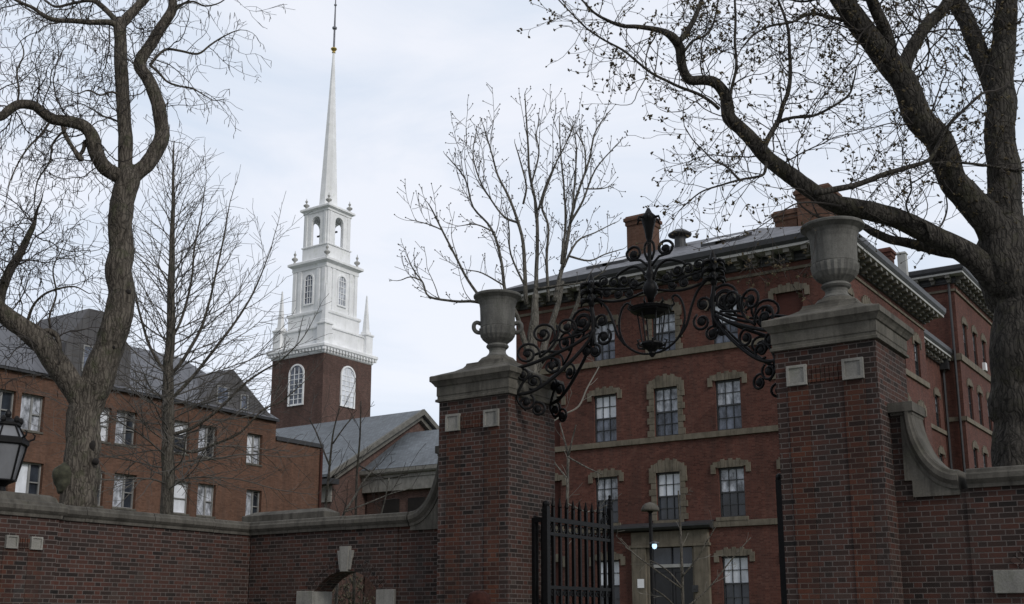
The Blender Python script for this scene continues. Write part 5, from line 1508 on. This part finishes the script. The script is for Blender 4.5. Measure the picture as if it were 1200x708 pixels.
# --- pollarded tree behind the left pier
t = Tree(21)
F = 28.0
def zc_(l, r0, r1): return [(470 + .367 * x, 100 + .367 * y, r0 + (r1 - r0) * i / (len(l) - 1)) for i, (x, y) in enumerate(l)]
t.trace([(628, 760, 9), (627, 600, 8.5), (625, 500, 8), (625, 440, 7.5), (624, 400, 6.5), (626, 370, 5.5), (628, 345, 4.5)], F, 10, 0.08)
t.trace([(626, 440, 5.5), (638, 405, 4.8), (648, 375, 4.2), (655, 350, 3.8), (659, 330, 3.4)], F, 8, 0.08, dF=.5)
t.trace([(624, 430, 5), (612, 390, 4), (603, 365, 3.2), (596, 352, 2.6)], F, 8, 0.08, dF=-.5)
t.trace([(626, 440, 4.5), (645, 410, 4), (668, 378, 3.4), (678, 350, 3), (682, 330, 2.5)], F, 8, 0.08, dF=-.7)
SK = [([(430, 690), (432, 600), (435, 480), (430, 380), (410, 280), (405, 180), (400, 100), (395, 30)], 3.6, 1.0, .3),
      ([(400, 700), (395, 580), (385, 480), (350, 370), (310, 290), (290, 220), (265, 135)], 3.4, 1.0, -.6),
      ([(378, 440), (330, 420), (290, 370), (250, 300), (230, 220), (240, 150)], 2.2, .9, .5),
      ([(350, 730), (330, 640), (320, 560), (290, 460), (230, 390), (205, 300), (150, 230)], 3.0, 1.0, .8),
      ([(290, 720), (225, 640), (180, 560), (130, 460), (100, 400), (88, 380)], 2.6, 1.0, -.9), ([(130, 462), (90, 445), (40, 432)], 1.4, .9, .2),
      ([(340, 720), (240, 692), (170, 690), (90, 675), (70, 630), (40, 590), (22, 550)], 2.8, 1.0, .6), ([(62, 622), (30, 612), (0, 622)], 1.4, .9, .1),
      ([(490, 690), (505, 620), (520, 560), (540, 440), (562, 350), (600, 240), (620, 150), (660, 90)], 3.8, 1.0, .4),
      ([(470, 690), (465, 560), (470, 450), (450, 380), (490, 260), (520, 200), (550, 130)], 2.6, 1.0, -.8),
      ([(512, 570), (525, 440), (520, 330), (510, 220), (505, 110)], 2.4, .9, .9), ([(540, 440), (580, 370), (620, 270), (688, 190)], 2.4, .9, -.5),
      ([(520, 580), (560, 500), (620, 470), (680, 440)], 2.2, .9, .7), ([(438, 400), (470, 300), (540, 160)], 2.2, .9, -.3),
      ([(535, 545), (600, 560), (650, 540), (700, 525)], 2.0, .9, .4), ([(390, 380), (400, 320), (380, 240), (365, 190)], 2.0, .9, -.5),
      ([(330, 640), (260, 600), (215, 590)], 1.6, .9, -.3), ([(415, 320), (440, 220), (432, 160), (440, 120)], 1.8, .8, .4), ([(300, 470), (240, 445), (182, 450)], 1.6, .8, -.6),
      ([(545, 430), (555, 300), (560, 200), (548, 130)], 2.0, .8, .6), ([(585, 330), (640, 330), (668, 322)], 1.5, .8, .2), ([(590, 280), (585, 200), (560, 150)], 1.5, .8, -.2),
      ([(430, 650), (500, 640), (580, 630), (640, 600), (665, 560)], 2.0, .9, -.6), ([(400, 650), (350, 540), (345, 460), (335, 390)], 2.0, .8, -.9)]
for l, r0, r1, df in SK: t.trace(zc_(l, r0, r1), F, 6, 0.08, dF=df)
P3 = dict(seg=0.09, wig=0.26, trop=(0.10, 0.08), rmin=0.0072, bare=0.3, dens=(4.5, 2.0), ang=(35, 70), ratio=0.5, lmin=0.09, max=1)
t.extend(P3, (0.15, 0.4), t.limbs[4:])
PB = dict(P3); PB.update(seg=0.14, wig=0.16, trop=(0.14, 0.08), dens=(4.5, 2.4), max=2, ratio=0.42)
t.dress(PB, 1.3, (0.7, 1.7), 0.2, 0.9, t.limbs[4:], angs=(20, 50), up=.5, rf=.6)
t.dress(P3, 5.5, (0.16, 0.60), 0.12, 1.0, t.limbs[4:], angs=(35, 70), up=.3, rf=.55)
for p, d, pts in t.tips:
    if t.r.random() < .8: t.cr.ball(p, 0.019, 5, 4)
t.finish('pollarded_tree', 'pale pollarded tree with knobbly upright branches, rising behind the left stone urn', 'tree', 'bark_pale', 'twig_grey', group='bare trees of the yard')

# --- big tree on the right
t = Tree(33)
F = 16.0
t.trace([(1212, 790, 40), (1208, 680, 38), (1205, 600, 36), (1203, 540, 34), (1202, 470, 35), (1199, 400, 35), (1194, 340, 36), (1186, 295, 33), (1180, 262, 26), (1177, 228, 20), (1175, 190, 19), (1174, 150, 18), (1173, 112, 18), (1176, 78, 16), (1179, 40, 14), (1179, 0, 13), (1182, -60, 11)], F, 40, 0.10, 9)
t.trace([(1172, 112, 14), (1160, 84, 12), (1146, 56, 11.5), (1132, 26, 11), (1119, 0, 10.5), (1100, -40, 9)], F, 12, 0.1, dF=.7)
t.trace([(1182, 306, 24), (1164, 270, 21), (1142, 240, 18), (1122, 210, 17), (1104, 180, 17), (1088, 155, 17), (1072, 124, 16.5), (1058, 97, 16), (1044, 76, 15), (1028, 56, 14.5), (1012, 36, 14), (999, 18, 13.5), (984, -4, 13), (960, -45, 11)], F, 14, 0.11, dF=-.8)
t.trace([(1058, 92, 10), (1062, 74, 9), (1072, 50, 8.5), (1086, 30, 8), (1100, 16, 8), (1114, -2, 7.5), (1130, -30, 6)], F - .4, 10, 0.1, dF=.6)
t.trace([(1048, 76, 9), (1042, 52, 8.5), (1032, 24, 8), (1022, -2, 7.5), (1012, -35, 6)], F - .4, 10, 0.1, dF=-.6)
N1 = [(1178, 338, 20), (1160, 318, 17), (1140, 302, 15), (1120, 290, 14), (1099, 280, 13.5), (1076, 268, 13), (1051, 256, 12.5), (1026, 249, 12.5), (1000, 243, 12), (976, 237, 11.5), (953, 225, 11), (932, 211, 10.5), (911, 195, 10), (896, 182, 9.6), (882, 166, 9), (866, 151, 8.5), (853, 138, 9), (851, 124, 8.4), (850, 112, 7.6), (843, 101, 7), (835, 96, 6.8), (822, 95, 6.4), (810, 94, 6.4), (802, 84, 6.4), (798, 70, 6.4), (796, 56, 6.4), (788, 44, 6.2), (776, 37, 4.4), (758, 33, 3.8), (743, 31, 3.4), (728, 30, 3.0), (712, 24, 2.6), (696, 15, 2.2), (680, -2, 1.8)]
t.trace(N1, F, 12, 0.12, 3, dF=-1.3)
t.trace([(843, 128, 3), (834, 120, 2.8), (818, 110, 2.6), (797, 102, 2.5), (780, 94, 2.4), (763, 85, 2.3), (745, 71, 2.1), (730, 59, 2), (708, 47, 1.8), (687, 33, 1.6), (668, 14, 1.4), (652, -3, 1.2)], F - 1, 6, dF=-.6)
t.trace([(792, 50, 5), (800, 44, 4.6), (808, 32, 4.2), (816, 16, 3.8), (823, -3, 3.4)], F - 1.1, 7, dF=.4)
t.trace([(802, 60, 2.6), (812, 48, 2.4), (826, 42, 2.2), (834, 32, 2), (839, 16, 1.8), (842, -3, 1.6)], F - 1.1, 6, dF=.7)
t.trace([(854, 118, 2.8), (858, 100, 2.6), (863, 78, 2.5), (861, 50, 2.4), (862, 24, 2.2), (861, -3, 2)], F - 1, 6, dF=.3)
t.trace([(893, 178, 4.5), (899, 164, 4.2), (912, 142, 3.8), (917, 124, 3.6), (924, 106, 3.4), (926, 86, 3.1), (925, 62, 2.9), (924, 38, 2.7), (918, 16, 2.4), (910, -4, 2)], F - .9, 7, dF=.5)
t.trace([(913, 143, 2.8), (930, 138, 2.6), (953, 136, 2.4), (974, 126, 2.2), (994, 112, 2), (1000, 96, 1.7), (1004, 78, 1.3)], F - .8, 6, dF=-.5)
t.trace([(956, 226, 5), (978, 222, 4.6), (1000, 218, 4.4), (1020, 211, 4.2), (1040, 203, 4), (1064, 196, 3.8), (1088, 188, 3.4), (1098, 172, 3.2), (1108, 152, 3), (1126, 132, 2.8), (1150, 110, 2.5)], F - 1.1, 7, dF=.7)
t.trace([(1128, 298, 8), (1104, 294, 7), (1082, 288, 6.8), (1060, 284, 6.4), (1043, 281, 6), (1024, 272, 5.4), (1008, 262, 4.6), (990, 256, 3.6), (970, 256, 2.6)], F + .5, 8, 0.12, dF=.4)
t.trace([(898, 190, 2.8), (895, 204, 2.4), (884, 208, 2.2), (866, 211, 2), (845, 217, 1.8), (824, 224, 1.6), (810, 234, 1.4), (796, 247, 1.0)], F - .9, 6, dF=-.4)
t.trace([(866, 210, 1.9), (852, 196, 1.8), (836, 188, 1.6), (824, 176, 1.4), (812, 164, 1.2), (802, 148, 1)], F - .9, 6, dF=.5)
t.trace([(985, 242, 2), (962, 238, 1.8), (936, 238, 1.6), (918, 247, 1.4), (902, 258, 1.2), (884, 270, .9)], F - .7, 6, dF=-.5)
t.trace([(1090, 192, 2.2), (1112, 190, 2.1), (1140, 192, 2.2), (1168, 196, 2.4), (1200, 200, 2)], F - .6, 6, dF=.4)
t.trace([(1092, 282, 2.6), (1084, 262, 2.4), (1070, 256, 2), (1062, 240, 2), (1068, 222, 1.6), (1066, 204, 1.3)], F - .3, 6, dF=-.3)
t.trace([(1092, 276, 2), (1104, 262, 1.8), (1110, 244, 1.6), (1108, 226, 1.2)], F - .3, 6, dF=.5)
t.trace([(990, 24, 3.4), (972, 20, 3), (950, 16, 2.7), (928, 26, 2.4), (905, 30, 2.1), (885, 40, 1.8), (868, 58, 1.4)], F - .7, 6, dF=-.6)
t.trace([(1000, 20, 3), (985, 4, 2.6), (966, -2, 2.4), (940, 2, 2), (915, -4, 1.6)], F - .7, 6, dF=.6)
P4 = dict(rk=0.0045, seg=0.12, wig=0.36, trop=(0.03, 0.03, 0.05), rmin=0.0036, bare=0.12, dens=(4.4, 3.6, 3.0), ang=(28, 68), ratio=0.48, lmin=0.10, max=2)
t.extend(P4, (0.6, 1.4), t.limbs[6:])
t.dress(P4, 7.0, (0.5, 1.9), 0.28, 1.0, [t.limbs[5]], angs=(40, 90))
t.dress(P4, 10.0, (0.4, 1.5), 0.15, 1.0, t.limbs[6:], angs=(35, 85))
t.dress(P4, 12.0, (0.7, 2.3), 0.25, 1.0, t.limbs[1:5], angs=(45, 95))
t.dress(P4, 4.0, (0.7, 1.8), 0.45, 1.0, t.limbs[0:1], angs=(45, 95))
for p, d, pts in t.tips:
    if t.r.random() < .75:
        t.bud(p, t.r.uniform(.013, .030))
        while t.r.random() < .55: t.bud(p + t.rv() * t.r.uniform(.015, .05), t.r.uniform(.010, .027))
    for q in pts[1:-1]:
        if t.r.random() < .13:
            t.bud(q + t.rv() * .018, t.r.uniform(.008, .018))
            if t.r.random() < .4: t.bud(q + t.rv() * .03, t.r.uniform(.008, .018))
# sprouts on the bark of the big limbs
for pos, rad in (t.limbs[0], t.limbs[1], t.limbs[2]):
    for i in range(6, len(pos)):
        for _ in range(7):
            q = pos[i] + (pos[i - 1] - pos[i]) * t.r.random() + t.rv() * rad[i] * 1.02
            if q.z > 6.3: t.bud(q, t.r.uniform(.012, .030))
t.finish('budding_tree', 'big dark tree with small spring buds and a long limb over the right gate pier', 'tree', 'bark_dark', 'twig', 'bud', group='bare trees of the yard')

# --- saplings and shrubs
def sapling(seed, name, label, F, stems, bark, twig, P, dens, lr, up=.35, cat='sapling'):
    t = Tree(seed)
    for px, df in stems: t.trace(px, F, 6, 0.05, dF=df)
    t.dress(P, dens, lr, 0.3, 1.0, angs=(25, 60), up=up)
    return t.finish(name, label, cat, bark, twig, group='bare saplings of the yard')
PS = dict(seg=0.12, wig=0.18, trop=(0.03, 0.02), rmin=0.0055, bare=0.15, dens=(3.0, 2.2), ang=(25, 60), ratio=0.45, lmin=0.12, max=2)
sapling(41, 'sapling', 'dark bare sapling behind the wall, in front of the church gable', 24.0,
        [([(376, 720, 2.6), (379, 640, 2.4), (383, 580, 2.2), (388, 530, 1.8), (391, 505, 1.4), (398, 478, 1)], .3), ([(414, 720, 2.4), (416, 640, 2.2), (418, 560, 1.9), (422, 510, 1.5), (423, 470, 1)], -.4),
         ([(386, 545, 1.6), (372, 510, 1.3), (362, 490, 1)], .2), ([(390, 520, 1.5), (404, 500, 1.2), (416, 486, .9)], .3), ([(420, 545, 1.5), (450, 560, 1.3), (478, 556, 1.0)], -.4)],
        'bark_dark', 'twig', PS, 2.6, (0.4, 1.1))
sapling(43, 'sapling', 'leaning pale sapling beside the scroll of the left wall', 23.0,
        [([(392, 730, 2.6), (398, 640, 2.3), (401, 606, 2.1), (414, 585, 1.9), (427, 563, 1.6), (440, 548, 1.2)], .2), ([(404, 600, 1.6), (430, 590, 1.4), (460, 578, 1.1), (484, 572, .8)], .5), ([(436, 640, 1.6), (450, 590, 1.3), (456, 560, 1.0)], -.3)],
        'bark_pale', 'twig', PS, 3.4, (0.4, 1.0), up=.1)
sapling(44, 'sapling', 'pale spreading sapling behind the iron gate leaf, against the brick hall', 27.0,
        [([(664, 780, 3), (664, 640, 2.7), (665, 570, 2.4), (666, 532, 2.1)], .2), ([(666, 534, 1.7), (660, 510, 1.4), (656, 496, 1)], .3), ([(666, 534, 1.6), (672, 510, 1.3), (675, 498, 1)], -.3),
         ([(640, 500, 1.3), (660, 486, 1.5), (678, 476, 1.6), (688, 455, 1.4), (702, 430, 1.0)], .4), ([(666, 536, 1.7), (688, 548, 1.4), (706, 556, 1)], -.5), ([(664, 560, 1.6), (648, 540, 1.3), (636, 520, 1)], .5), ([(664, 590, 1.5), (690, 600, 1.2), (716, 590, .9)], .3)],
        'bark_pale', 'twig_pale', PS, 1.8, (0.3, .9), up=.1)
sapling(45, 'sapling', 'thin bare sapling with spreading twigs before the hall door', 31.0,
        [([(801, 800, 2.8), (800, 706, 2.6), (799, 660, 2.3), (798, 630, 2), (796, 600, 1.6), (795, 575, 1.2)], .2), ([(800, 690, 1.7), (786, 672, 1.4), (772, 662, 1.1), (760, 656, .8)], .4), ([(799, 676, 1.6), (816, 656, 1.3), (830, 632, 1.1), (842, 612, .8)], -.4),
         ([(800, 720, 1.6), (780, 700, 1.4), (766, 690, 1)], -.4), ([(800, 715, 1.6), (830, 690, 1.3), (862, 650, 1), (880, 630, .8)], .5), ([(799, 690, 1.5), (744, 650, 1.2), (722, 628, .8)], .5)],
        'bark_slim', 'twig_pale', PS, 1.8, (0.3, .9), up=.2)
t = Tree(51)
t.trace([(410, 790, 3), (409, 740, 2.6), (410, 715, 2), (408, 690, 1.4)], 26, 6)
t.trace([(412, 780, 2.4), (420, 730, 2), (428, 700, 1.2)], 26, 6); t.trace([(408, 780, 2.4), (396, 735, 2), (386, 705, 1.2)], 26, 6)
t.dress(PS, 14, (0.4, 1.1), 0.1, 1.0, angs=(30, 80), up=.2)
for p, d, pts in t.tips:
    for q in pts:
        if t.r.random() < .5: t.bud(q + t.rv() * .05, t.r.uniform(.03, .05))
t.finish('shrub', 'dry tan leaved shrub seen through the arched foot gate', 'shrub', 'bark_slim', 'twig', 'tan_leaf', budname='leaves')
